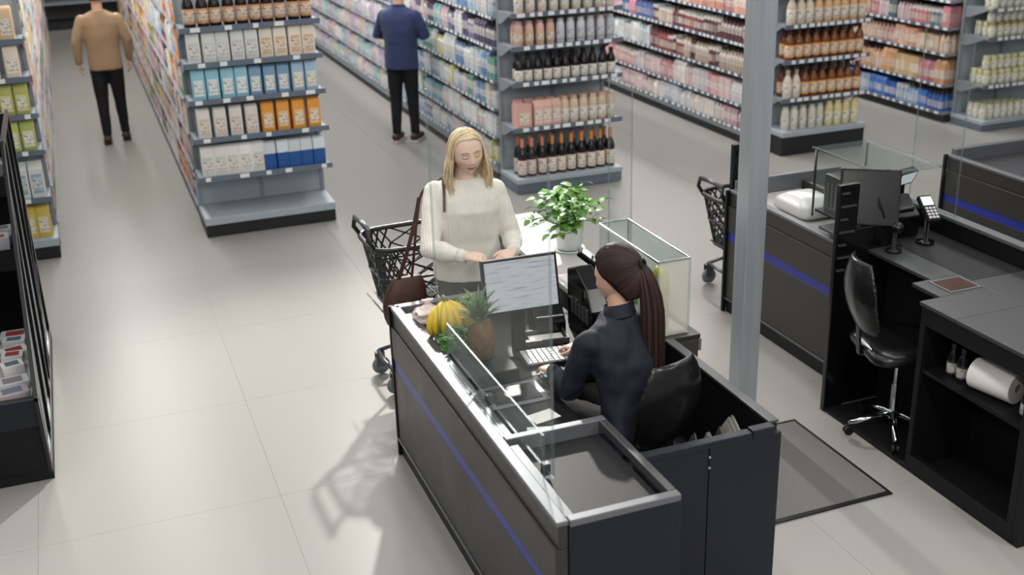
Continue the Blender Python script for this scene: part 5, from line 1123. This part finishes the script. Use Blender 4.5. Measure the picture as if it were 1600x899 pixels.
def place(mesh, name, m, parent, amp=0.006, sc=8.0):
    wrinkle(mesh, amp, sc, seed=len(name)*1.7)
    return mkobj(name, mesh, m, parent)
class Loc:      # person's frame: faces local -y
    def __init__(s, x, y, th): s.r = Vector((x, y, 0)); s.t = th
    def l(s, x, y, z):
        v = Vector((x, y, 0))-s.r; c, q = math.cos(-s.t), math.sin(-s.t); return Vector((c*v.x-q*v.y, q*v.x+c*v.y, z))
def strand(mb, pts, r0, r1, col, n=5):
    k = len(pts); mb.tube(pts, [r0+(r1-r0)*(i/(k-1))**2 for i in range(k)], n, col=col)
def hair_cols(base, rnd, a=0.22):
    k = 1+rnd.uniform(-a, a); return (min(1, base[0]*k), min(1, base[1]*k*rnd.uniform(0.96, 1.03)), min(1, base[2]*k*rnd.uniform(0.9, 1.05)))
def person(name, label, F, body_mb, voxel, head=None):
    """remeshed body + head as one continuous skin mesh, the root of the person"""
    me = remesh(body_mb, voxel, 3, 0.5, 'person_body'); mb = MB(); mb_add_mesh(mb, me, head['skin']); bpy.data.meshes.remove(me)
    make_head(mb, head['M'], head['skin'], **head.get('kw', {}))
    o = mkobj(name, mb.mesh('person_body', True), 'skin', loc=(F.r.x, F.r.y, 0), rotz=F.t); tag(o, label, 'person'); return o

# ---------------------------------------------------------------- woman in the cream sweater
F = Loc(1.925, 5.90, math.radians(-13))
shR, shL = Vector((-0.168, 0.01, 1.372)), Vector((0.168, 0.0, 1.366))
elR, elL = F.l(1.665, 5.78, 1.085), F.l(2.165, 5.80, 1.075)
wrR, wrL = F.l(1.815, 5.60, 1.075), F.l(2.095, 5.60, 1.065)
haR, haL = F.l(1.99, 5.545, 1.06), F.l(1.97, 5.525, 1.05)
hc = Vector((0.018, -0.040, 1.592)); HM = Matrix.Translation(hc) @ Matrix.Rotation(math.radians(11), 4, 'Z') @ Matrix.Rotation(math.radians(6), 4, 'X') @ Matrix.Rotation(math.radians(-5), 4, 'Y') @ Matrix.Diagonal((1.13, 1.08, 1.06, 1))
b = MB()
torso(b, [(0.165, 0.11, (0, 0.01, 0.84)), (0.17, 0.115, (0, 0.01, 0.93)), (0.13, 0.09, (0, 0, 1.07)), (0.15, 0.105, (0, -0.01, 1.27)), (0.150, 0.080, (0, 0.0, 1.36)), (0.08, 0.058, (0, 0.005, 1.43))], None)
b.caps([(0, 0.01, 1.40), (0.003, 0.0, 1.46), (0.015, -0.025, 1.545)], [0.06, 0.052, 0.050], 14)
for s, e, w in ((shR, elR, wrR), (shL, elL, wrL)): b.caps([s, s.lerp(e, 0.5), e, e.lerp(w, 0.4), w], [0.045, 0.042, 0.038, 0.036, 0.024], 12)
hand(b, wrR, haR-wrR, Vector((-0.15, -0.35, 0.9)), -1, (0.45, 0.6, 0.4)); hand(b, wrL, haL-wrL, Vector((0.2, -0.35, 0.9)), 1, (0.5, 0.7, 0.45))
for s in (-1, 1): b.caps([(s*0.085, 0.01, 0.86), (s*0.088, 0.0, 0.50), (s*0.09, 0.03, 0.10)], [0.085, 0.055, 0.036], 12); b.caps([(s*0.09, 0.03, 0.06), (s*0.10, -0.12, 0.035)], [0.036, 0.03], 10)
WP = person('person', 'smiling blonde woman in a cream knitted sweater standing at the counter', F, b, 0.0055, dict(M=HM, skin=SKIN))
b = MB()
torso(b, [(0.198, 0.135, (0, 0.01, 0.845)), (0.204, 0.140, (0, 0.01, 0.90)), (0.196, 0.136, (0, 0.005, 0.98)), (0.182, 0.128, (0, 0.0, 1.08)), (0.186, 0.136, (0, -0.012, 1.18)), (0.200, 0.145, (0, -0.018, 1.27)), (0.200, 0.128, (0, -0.008, 1.34)),
          (0.172, 0.104, (0, 0.0, 1.39)), (0.125, 0.084, (0, 0.004, 1.424)), (0.090, 0.074, (0, 0.0, 1.440))], None)
for s, e, w in ((shR, elR, wrR), (shL, elL, wrL)):
    u = (s-e).normalized(); b.caps([s+Vector((0, 0, -0.012)), s.lerp(e, 0.35), s.lerp(e, 0.75), e, e.lerp(w, 0.35), e.lerp(w, 0.80)], [0.064, 0.064, 0.061, 0.060, 0.058, 0.040], 14)
place(remesh(b, 0.008, 8, 0.5, 'sweater'), 'sweater', 'cream_knit', WP)
for e, w in ((elR, wrR), (elL, wrL)): q = e.lerp(w, 0.82); d = (w-e).normalized(); MB().tube([q, q+d*0.02, q+d*0.045], [0.041, 0.038, 0.034], 16).build('cuff', 'cream_knit', WP, smooth=True, world=False)
ring = [Vector((0.083*math.cos(a), 0.070*math.sin(a)-0.004, 1.442-0.030*max(0, -math.sin(a)))) for a in [2*PI*j/28 for j in range(29)]]
MB().tube(ring, 0.012, 8, cap=False).build('neckband', 'cream_knit', WP, smooth=True, world=False)
b = MB(); torso(b, [(0.182, 0.125, (0, 0.01, 0.80)), (0.184, 0.127, (0, 0.01, 0.90)), (0.165, 0.11, (0, 0.01, 0.97))], None)
for s in (-1, 1): b.caps([(s*0.09, 0.01, 0.84), (s*0.09, 0.0, 0.50), (s*0.09, 0.03, 0.13)], [0.098, 0.068, 0.052], 12)
place(remesh(b, 0.012, 4, 0.5, 'trousers'), 'trousers', 'black_cloth', WP)
for s in (-1, 1): MB().caps([(s*0.09, 0.05, 0.045), (s*0.095, -0.05, 0.042), (s*0.10, -0.15, 0.035)], [0.045, 0.043, 0.034], 12).build('shoe', 'shoe_brown', WP, smooth=True, world=False)
# hair: strands from an off-centre parting, falling to the shoulders
rnd = random.Random(5); hb = MB(); BL = srgb(236, 217, 182); DK = srgb(196, 168, 130)
def skull(y): return math.sqrt(max(0.02, 1-(y/0.118)**2)) if y < 0 else math.sqrt(max(0.02, 1-(y/0.124)**2))
def fall(pts, side, length, outx, outy, rnd, curl):
    p = pts[-1].copy(); n = 12; q = []; ph = rnd.uniform(0, 6.28)
    for k in range(1, n+1):
        t = k/n; q.append(p+Vector((outx*math.sin(t*2.2)+curl[0]*t*t+0.005*math.sin(9*t+ph), outy*math.sin(t*2.0)+curl[1]*t*t+0.005*math.sin(8*t+ph*1.7), -length*t)))
    return pts+q
px_part = 0.012
def side_path(ys, side, lay, L, ph, jx=0.0, jy=0.0):
    grow = 1.0+0.10*lay; pts = []
    for q in range(9):
        psi = (q/8)*1.62; y = ys+(max(ys, -0.012)-ys)*math.sin(min(psi, PI/2))**0.9
        if ys < -0.04: y = ys+(-0.038-0.3*(ys+0.04)-ys)*math.sin(min(psi, PI/2))**1.3
        a = (0.081+0.002*math.sin(q))*max(0.62, skull(y))*grow; bz = 0.120*skull(ys+(y-ys)*0.6)*(1+0.03*lay)
        x_ = px_part*max(0, 1-q/4)+side*a*math.sin(psi); zz = bz*math.cos(psi)-0.004*q*(1 if ys < -0.05 else 0); zs = 0.119*math.sqrt(max(0, 1-(x_/0.082)**2-(y/0.102)**2))
        pts.append(HM @ Vector((x_, y, max(zz, zs+0.002*lay) if psi < 1.3 else zz)))
    p = pts[-1].copy(); ox = side*(0.012+0.020*lay)+jx; oy = jy-0.005
    for k in range(1, 13):
        t = k/12; pts.append(p+Vector((ox*math.sin(t*2.2)-side*0.015*t*t+0.0035*math.sin(7*t+ph), oy*math.sin(t*2.0)-0.01*t*t+0.0035*math.sin(6*t+ph*1.3), -L*t)))
    return pts
for side in (-1, 1):
    cols_ = [side_path(-0.073+0.158*k/17, side, 0.15, 0.205-0.02*(side > 0)+0.015*math.sin(k*2.1), k*0.5) for k in range(18)]
    nq = len(cols_[0]); hb.add([p for c_ in cols_ for p in c_], [(i*nq+j, i*nq+j+1, (i+1)*nq+j+1, (i+1)*nq+j) for i in range(17) for j in range(nq-1)], 0, srgb(214, 188, 148))
    for k in range(430):
        ys = -0.074+0.161*rnd.random(); lay = rnd.random()
        pts = side_path(ys, side, 0.15+0.85*lay, rnd.uniform(0.20, 0.25)-0.02*(side > 0), ys*45+rnd.uniform(-0.7, 0.7), rnd.uniform(-0.005, 0.005), rnd.uniform(-0.010, 0.012))
        strand(hb, pts, rnd.uniform(0.0018, 0.0036), 0.0009, hair_cols(BL if rnd.random() > 0.3 else DK, rnd, 0.15), 4)
for k in range(150):
    al = rnd.uniform(-1.65, 1.65); pts = []; lay = rnd.random()
    for q in range(8):
        psi = 0.1+(q/7)*1.6; pts.append(HM @ Vector((0.085*(1+0.06*lay)*math.sin(psi)*math.sin(al), 0.01+0.106*(1+0.06*lay)*math.sin(psi)*math.cos(al), 0.121*math.cos(psi))))
    pts = fall(pts, 1, rnd.uniform(0.18, 0.235), 0.016*math.sin(al), 0.02*math.cos(al), rnd, (0, 0))
    strand(hb, pts, 0.0065, 0.0015, hair_cols(DK if rnd.random() > 0.5 else BL, rnd, 0.2))
for i in range(16):                                     # under-cap
    pass
cap = MB(); rings = []
for i in range(11):
    lat = math.radians(18+72*i/10); rr = []
    for j in range(28):
        ph = 2*PI*j/28; p = head_pt(max(lat, math.radians(62) if math.cos(ph) > 0.35 else (math.radians(30) if math.cos(ph) > 0 else lat)), ph); rr.append(HM @ (p*1.035))
    rings.append(rr)
hb.loft(rings, 0, True, DK)
hb.build('hair', 'hair', WP, smooth=True, world=False)
b = MB(); ear = HM @ Vector((-0.082, 0.0, -0.055)); b.tube([ear+Vector((0, 0, 0.012)), ear, ear-Vector((0, 0, 0.02))], [0.003, 0.006, 0.002], 8); b.build('earring', 'black_gloss', WP, smooth=True, world=False)
# shoulder bag hanging from her right shoulder
BGF = thing('shoulder_bag', (1.60, 5.98, 0.60), 'dark brown leather shoulder bag hanging at the hip of the woman', 'bag')
b = MB(); bx, by = 1.555, 5.97
rings = []
for t in range(8):
    k = t/7; z = 0.575+0.30*k; w = 0.145*math.sin(PI*(0.22+0.52*k))*(1-0.18*k); dpt = 0.06*math.sin(PI*(0.15+0.75*k)); rings.append([Vector((bx+0.045*k-0.02+w*math.copysign(abs(math.cos(a))**0.6, math.cos(a)), by+dpt*math.sin(a), z+0.015*math.cos(a)*(1-k)*-1)) for a in [2*PI*j/20 for j in range(20)]])
b.loft(rings); me = remesh(b, 0.01, 5, name='pouch'); me.transform(Matrix.Translation(-Vector(BGF.location))); mkobj('pouch', me, 'brown_leather', BGF)
sp = [F.r+Vector((0, 0, 0))]
def wl(p): c, s = math.cos(F.t), math.sin(F.t); return Vector((F.r.x+c*p.x-s*p.y, F.r.y+s*p.x+c*p.y, p.z))
front = [wl(Vector(v)) for v in ((-0.118, 0.01, 1.434), (-0.122, -0.06, 1.418), (-0.124, -0.108, 1.370), (-0.130, -0.146, 1.285))]+[Vector((1.64, 5.83, 1.15))]
st = [Vector((1.60, 5.955, 0.86)), Vector((1.625, 5.955, 1.02)), Vector((1.655, 5.965, 1.20)), Vector((1.70, 5.975, 1.36)), wl(Vector((-0.135, 0.075, 1.405))), wl(Vector((-0.120, 0.02, 1.436)))]+front[1:4]
def ribbon(pts, w, th):
    b = MB(); rings = []
    for i, p in enumerate(pts):
        t = (pts[min(i+1, len(pts)-1)]-pts[max(i-1, 0)]).normalized(); s = t.cross(Vector((0, -1, 0.2))).normalized(); n_ = s.cross(t).normalized()
        rings.append([p+s*w/2+n_*th, p-s*w/2+n_*th, p-s*w/2-n_*th, p+s*w/2-n_*th])
    return b.loft(rings)
def dense(pts, n=5):
    out = []
    for i in range(len(pts)-1):
        p0, p1, p2, p3 = pts[max(i-1, 0)], pts[i], pts[i+1], pts[min(i+2, len(pts)-1)]
        for k in range(n):
            t = k/n; out.append(0.5*((2*p1)+(p2-p0)*t+(2*p0-5*p1+4*p2-p3)*t*t+(3*p1-p0-3*p2+p3)*t**3))
    return out+[pts[-1]]
ribbon(dense(st), 0.014, 0.004).build('strap', 'brown_leather', BGF, smooth=False)
ribbon(dense([Vector((1.52, 5.955, 0.86)), Vector((1.575, 5.955, 1.0)), Vector((1.635, 5.965, 1.17)), Vector((1.68, 5.975, 1.33))]), 0.022, 0.004).build('strap', 'brown_leather', BGF, smooth=False)

# ---------------------------------------------------------------- cashier
F = Loc(2.10, 4.16, PI+math.radians(17.5))
hc = Vector((-0.035, -0.120, 1.372)); HM = Matrix.Translation(hc) @ Matrix.Rotation(math.radians(20), 4, 'Z') @ Matrix.Rotation(math.radians(14), 4, 'X') @ Matrix.Scale(1.13, 4)
shR, shL = Vector((-0.172, -0.065, 1.135)), Vector((0.182, -0.075, 1.13))
elR, elL = F.l(2.26, 4.50, 0.87), F.l(1.850, 4.27, 0.87); wrR, wrL = F.l(2.085, 4.665, 0.865), F.l(1.868, 4.495, 0.855)
haR, haL = F.l(2.02, 4.80, 0.848), F.l(1.835, 4.66, 0.842)
b = MB()
torso(b, [(0.16, 0.12, (0, 0.03, 0.66)), (0.15, 0.11, (0, 0.02, 0.76)), (0.13, 0.09, (0, -0.01, 0.88)), (0.15, 0.10, (0, -0.05, 1.04)), (0.16, 0.08, (0, -0.07, 1.12)), (0.08, 0.06, (0, -0.075, 1.175))], None)
b.caps([(0, -0.075, 1.14), (-0.01, -0.085, 1.21), (-0.03, -0.10, 1.32)], [0.060, 0.056, 0.056], 14)
for s, e, w in ((shR, elR, wrR), (shL, elL, wrL)): b.caps([s, s.lerp(e, 0.5), e, e.lerp(w, 0.4), w], [0.042, 0.037, 0.030, 0.030, 0.023], 12)
hand(b, wrR, haR-wrR, (0, 0, 1), -1, (0.25, 0.4, 0.3), 0.95); hand(b, wrL, haL-wrL, (0, 0, 1), 1, (0.25, 0.4, 0.3), 0.95, 0.10)
for s in (-1, 1): b.caps([(s*0.085, 0.0, 0.67), (s*0.10, -0.38, 0.66)], [0.08, 0.058], 12); b.caps([(s*0.10, -0.38, 0.66), (s*0.10, -0.36, 0.22)], [0.055, 0.036], 12); b.caps([(s*0.10, -0.34, 0.17), (s*0.10, -0.48, 0.15)], [0.036, 0.03], 10)
CP = person('person', 'cashier with a long dark ponytail and navy jacket seated in the booth', F, b, 0.0055, dict(M=HM, skin=SKIN2, kw=dict(brow=(50, 38, 34), nlat=60, nphi=84)))
b = MB()
torso(b, [(0.185, 0.140, (0, 0.03, 0.63)), (0.188, 0.142, (0, 0.03, 0.70)), (0.172, 0.125, (0, 0.015, 0.80)), (0.168, 0.118, (0, -0.01, 0.90)), (0.188, 0.122, (0, -0.045, 1.02)), (0.200, 0.112, (0, -0.065, 1.09)),
          (0.182, 0.092, (0, -0.07, 1.148)), (0.118, 0.080, (0, -0.075, 1.195)), (0.080, 0.072, (-0.003, -0.078, 1.218))], None)
for s, e, w in ((shR, elR, wrR), (shL, elL, wrL)): b.caps([s+Vector((0, 0, -0.01)), s.lerp(e, 0.4), s.lerp(e, 0.8), e, e.lerp(w, 0.4), e.lerp(w, 0.90)], [0.066, 0.064, 0.062, 0.064, 0.056, 0.039], 14)
place(remesh(b, 0.008, 7, 0.5, 'jacket'), 'jacket', 'navy_cloth', CP, 0.020, 7.5)
rings = []
for k, (rx, ry, dz) in enumerate(((0.080, 0.072, 0.0), (0.073, 0.066, 0.022), (0.070, 0.063, 0.048), (0.066, 0.059, 0.046), (0.069, 0.062, 0.02), (0.074, 0.066, -0.004))):
    rings.append([Vector((-0.003-0.1*dz+rx*math.cos(a), -0.078-0.25*dz+ry*math.sin(a), 1.208+dz*1.15+0.018*math.sin(a))) for a in [2*PI*j/28 for j in range(28)]])
MB().loft(rings+[rings[0]], cap=False).build('collar', 'navy_cloth', CP, smooth=True, world=False)
for e, w in ((elR, wrR), (elL, wrL)): q = e.lerp(w, 0.90); d = (w-e).normalized(); MB().tube([q-d*0.01, q+d*0.02, q+d*0.04], [0.039, 0.036, 0.034], 16).build('cuff', 'navy_cloth', CP, smooth=True, world=False)
b = MB(); torso(b, [(0.175, 0.13, (0, 0.02, 0.635)), (0.178, 0.13, (0, 0.02, 0.70)), (0.15, 0.11, (0, 0.01, 0.76))], None)
for s in (-1, 1): b.caps([(s*0.09, -0.01, 0.69), (s*0.10, -0.38, 0.665)], [0.088, 0.068], 12); b.caps([(s*0.10, -0.38, 0.66), (s*0.10, -0.36, 0.23)], [0.066, 0.048], 12)
place(remesh(b, 0.012, 4, 0.5, 'trousers'), 'trousers', 'black_cloth', CP)
for s in (-1, 1): MB().caps([(s*0.10, -0.33, 0.165), (s*0.10, -0.42, 0.155), (s*0.10, -0.51, 0.145)], [0.043, 0.042, 0.034], 12).build('shoe', 'black_plastic', CP, smooth=True, world=False)
# hair pulled back into a long ponytail
rnd = random.Random(6); hb = MB(); BR = srgb(46, 32, 30); BR2 = srgb(60, 42, 37)
tie_dir = Vector((0.0, 0.93, 0.30)).normalized()
def hsurf(d, g=1.0): return Vector((0.079*d.x, (0.097 if d.y < 0 else 0.107)*d.y, 0.121*d.z))*g
tie = HM @ (hsurf(tie_dir)*1.06)
for k in range(300):
    az = 2*PI*k/300
    # hairline: high over the forehead, in front of the ears at the sides, low at the nape
    fy_ = -math.cos(az)
    if fy_ < -0.75: lowz = 0.70
    elif fy_ < -0.25: lowz = 0.22+0.48*(-fy_-0.25)/0.5
    elif fy_ < 0.15: lowz = 0.22-0.25*(fy_+0.25)/0.4
    else: lowz = -0.03-0.62*min(1, (fy_-0.15)/0.35)
    d0 = Vector((math.sin(az), fy_, 0)).normalized()*math.sqrt(max(0.05, 1-lowz*lowz))+Vector((0, 0, lowz)); d0.normalize()
    pts = []; lay = rnd.random()
    for q in range(9):
        t = q/8; d = (d0*(1-t)+tie_dir*t); 
        if d.length < 0.12: d = d+Vector((0, 0, 0.2))
        d = d.normalized(); pts.append(HM @ hsurf(d, 1.04+0.045*math.sin(PI*t)+0.015*lay+0.02*t*t))
    strand(hb, pts, 0.0075, 0.0065, hair_cols(BR if rnd.random() > 0.2 else BR2, rnd, 0.25))
rings = []
for i in range(12):
    rr = []
    for j in range(32):
        ph = 2*PI*j/32; f = math.cos(ph); low = 48 if f > 0.75 else (12+36*(f-0.25)/0.5 if f > 0.25 else (12-22*(0.25-f)/0.4 if f > -0.15 else -10-32*min(1, (-0.15-f)/0.35))); la = math.radians(low+(90-low)*i/11); d = Vector((math.cos(la)*math.sin(ph), -math.cos(la)*f, math.sin(la))); rr.append(HM @ hsurf(d, 1.05))
    rings.append(rr)
hb.loft(rings, 0, True, BR)
backv = (HM.to_3x3() @ Vector((0, 1, 0))).normalized()
for k in range(170):
    a = rnd.uniform(0, 2*PI); q = math.sqrt(rnd.random()); L = rnd.uniform(0.62, 0.76); pts = []
    o1 = Vector((math.cos(a), math.sin(a), 0))*q
    for j in range(11):
        t = j/10; spread = 0.016+0.034*math.sin(min(1, t*1.6)*PI*0.62); out = 0.055*math.sin(min(1, t*2.2)*PI/2)+0.02*t
        pts.append(tie+Vector((0, 0, 0.02*math.sin(t*6) if t < 0.5 else 0))*(1-t)+backv*out+Vector((o1.x*spread*1.25, o1.y*spread*0.75, 0))-Vector((0, 0, L*t**1.15)))
    strand(hb, pts, 0.0065, 0.0018, hair_cols(BR if rnd.random() > 0.35 else BR2, rnd, 0.3))
hb.build('hair', 'hair', CP, smooth=True, world=False)
b = MB(); ring = [tie+backv*0.012+(HM.to_3x3() @ Vector((math.cos(a)*0.019, 0, math.sin(a)*0.019))) for a in [2*PI*j/16 for j in range(17)]]; b.tube(ring, 0.007, 8, cap=False); b.build('hair_tie', 'black_cloth', CP, smooth=True, world=False)

# ---------------------------------------------------------------- two shoppers seen from behind
def shopper(label, x, y, th, arms, top_m, hem, shoe_m, sole_m, step, hair_col, skin=SKIN2, hipw=1.0, jacket=False):
    F = Loc(x, y, th); hc = Vector((0, -0.03, 1.665)); HM = Matrix.Translation(hc) @ Matrix.Rotation(math.radians(8), 4, 'X')
    shR, shL = Vector((-0.188, 0.0, 1.425)), Vector((0.188, 0.0, 1.425)); b = MB()
    torso(b, [(0.155, 0.11, (0, 0, 0.88)), (0.15, 0.105, (0, 0, 1.0)), (0.155, 0.105, (0, 0, 1.12)), (0.18, 0.115, (0, 0, 1.32)), (0.19, 0.09, (0, 0.005, 1.43)), (0.09, 0.065, (0, 0.005, 1.50))], None)
    b.caps([(0, 0.005, 1.46), (0, -0.005, 1.53), (0, -0.02, 1.61)], [0.066, 0.060, 0.058], 12)
    (eR, wR, dR), (eL, wL, dL) = arms
    for s, e, w in ((shR, eR, wR), (shL, eL, wL)): b.caps([s, Vector(s).lerp(Vector(e), 0.5), e, w], [0.055, 0.05, 0.043, 0.028], 10)
    hand(b, wR, dR, (-1, 0.1, 0.1), 1 if False else -1, (0.3, 0.35, 0.3), 1.08); hand(b, wL, dL, (1, 0.1, 0.1), 1, (0.3, 0.35, 0.3), 1.08)
    for s, st_ in ((-1, step[0]), (1, step[1])): b.caps([(s*0.09, 0, 0.90), (s*0.095, st_*0.4-0.015, 0.50), (s*0.10, st_, 0.10)], [0.09, 0.058, 0.04], 10); b.caps([(s*0.10, st_+0.01, 0.06), (s*0.11, st_-0.15, 0.04)], [0.04, 0.034], 8)
    P = person('person', label, F, b, 0.009, dict(M=HM, skin=skin, kw=dict(nlat=40, nphi=56, female=False, brow=(60, 46, 38))))
    t = MB(); g = 0.012 if jacket else 0.006
    torso(t, [(0.182+g, 0.130+g, (0, 0.0, hem)), (0.180+g, 0.128+g, (0, 0.0, hem+0.10)), (0.172+g, 0.122+g, (0, 0, 1.10)), (0.190+g, 0.130+g, (0, 0, 1.25)), (0.212+g, 0.128, (0, 0, 1.38)), (0.205, 0.105, (0, 0.005, 1.45)), (0.12, 0.082, (0, 0.008, 1.50)), (0.078, 0.075, (0, 0.008, 1.52))], None)
    for s, e, w in ((shR, eR, wR), (shL, eL, wL)): s = Vector(s); e = Vector(e); w = Vector(w); t.caps([s-Vector((0, 0, 0.012)), s.lerp(e, 0.5), e, e.lerp(w, 0.5), e.lerp(w, 0.92)], [0.068, 0.066, 0.060, 0.052, 0.042], 12)
    place(remesh(t, 0.010, 6, 0.5, 'top'), 'jacket' if jacket else 'sweater', top_m, P)
    if jacket:
        ring = [Vector((0.072*math.cos(a), 0.070*math.sin(a)+0.006, 1.522+0.012*math.sin(a))) for a in [2*PI*j/24 for j in range(25)]]; MB().tube(ring, 0.014, 8, cap=False).build('collar', top_m, P, smooth=True, world=False)
    l = MB(); torso(l, [(0.172, 0.122, (0, 0, 0.84)), (0.174, 0.124, (0, 0, 0.94)), (0.165, 0.115, (0, 0, 1.02))], None)
    for s, st_ in ((-1, step[0]), (1, step[1])): l.caps([(s*0.09, 0, 0.88), (s*0.092, st_*0.2, 0.70), (s*0.095, st_*0.4-0.015, 0.50), (s*0.10, st_, 0.12)], [0.100, 0.088, 0.070, 0.052], 12)
    place(remesh(l, 0.011, 4, 0.5, 'trousers'), 'trousers', 'black_cloth', P)
    for s, st_ in ((-1, step[0]), (1, step[1])):
        sh_ = MB().caps([(s*0.10, st_+0.045, 0.062), (s*0.105, st_-0.06, 0.056), (s*0.112, st_-0.16, 0.046)], [0.046, 0.047, 0.036], 12).build('shoe', shoe_m, P, smooth=True, world=False)
        sb = MB(); sb.loft([[(s*0.106+p[0]*0.9, st_-0.06+p[1], z) for p in rrect(0.05, 0.155, 0, 0.85, 6)] for z in (0.003, 0.028)]); sb.build('sole', sole_m, sh_, world=False)
    hb = MB(); rings = []
    for i in range(10):
        lat = math.radians(-22+112*i/9); rr = []
        for j in range(28):
            ph = 2*PI*j/28; f = math.cos(ph); la = max(lat, math.radians(42) if f > 0.5 else (math.radians(5+60*f) if f > 0.05 else lat)); d = Vector((math.cos(la)*math.sin(ph), -math.cos(la)*f, math.sin(la)))
            rr.append(HM @ (hsurf(d, 1.06+0.02*mnoise.noise(d*9))))
        rings.append(rr)
    hb.loft(rings, 0, True, srgb(*hair_col)); hb.build('hair', 'hair', P, smooth=True, world=False); return P
shopper('man in a tan sweater and black trousers walking away down the aisle', 0.31, 13.98, PI-math.radians(3),
        (((-0.275, 0.02, 1.18), (-0.265, -0.05, 0.935), Vector((0.02, -0.15, -1))), ((0.275, 0.03, 1.18), (0.285, 0.0, 0.94), Vector((0, -0.1, -1)))), 'tan_knit', 0.86, 'shoe_brown', 'sole_dark', (-0.07, 0.06), (60, 44, 34))
shopper('man in a blue jacket facing the shelf in the second aisle', 3.38, 12.40, PI-math.radians(38),
        (((-0.285, -0.03, 1.20), (-0.13, -0.24, 1.16), Vector((0.5, -0.8, 0.1))), ((0.285, -0.02, 1.20), (0.15, -0.23, 1.15), Vector((-0.5, -0.8, 0.1)))), 'blue_cloth', 0.84, 'shoe_brown', 'sole_white', (-0.03, 0.03), (50, 38, 32), jacket=True)
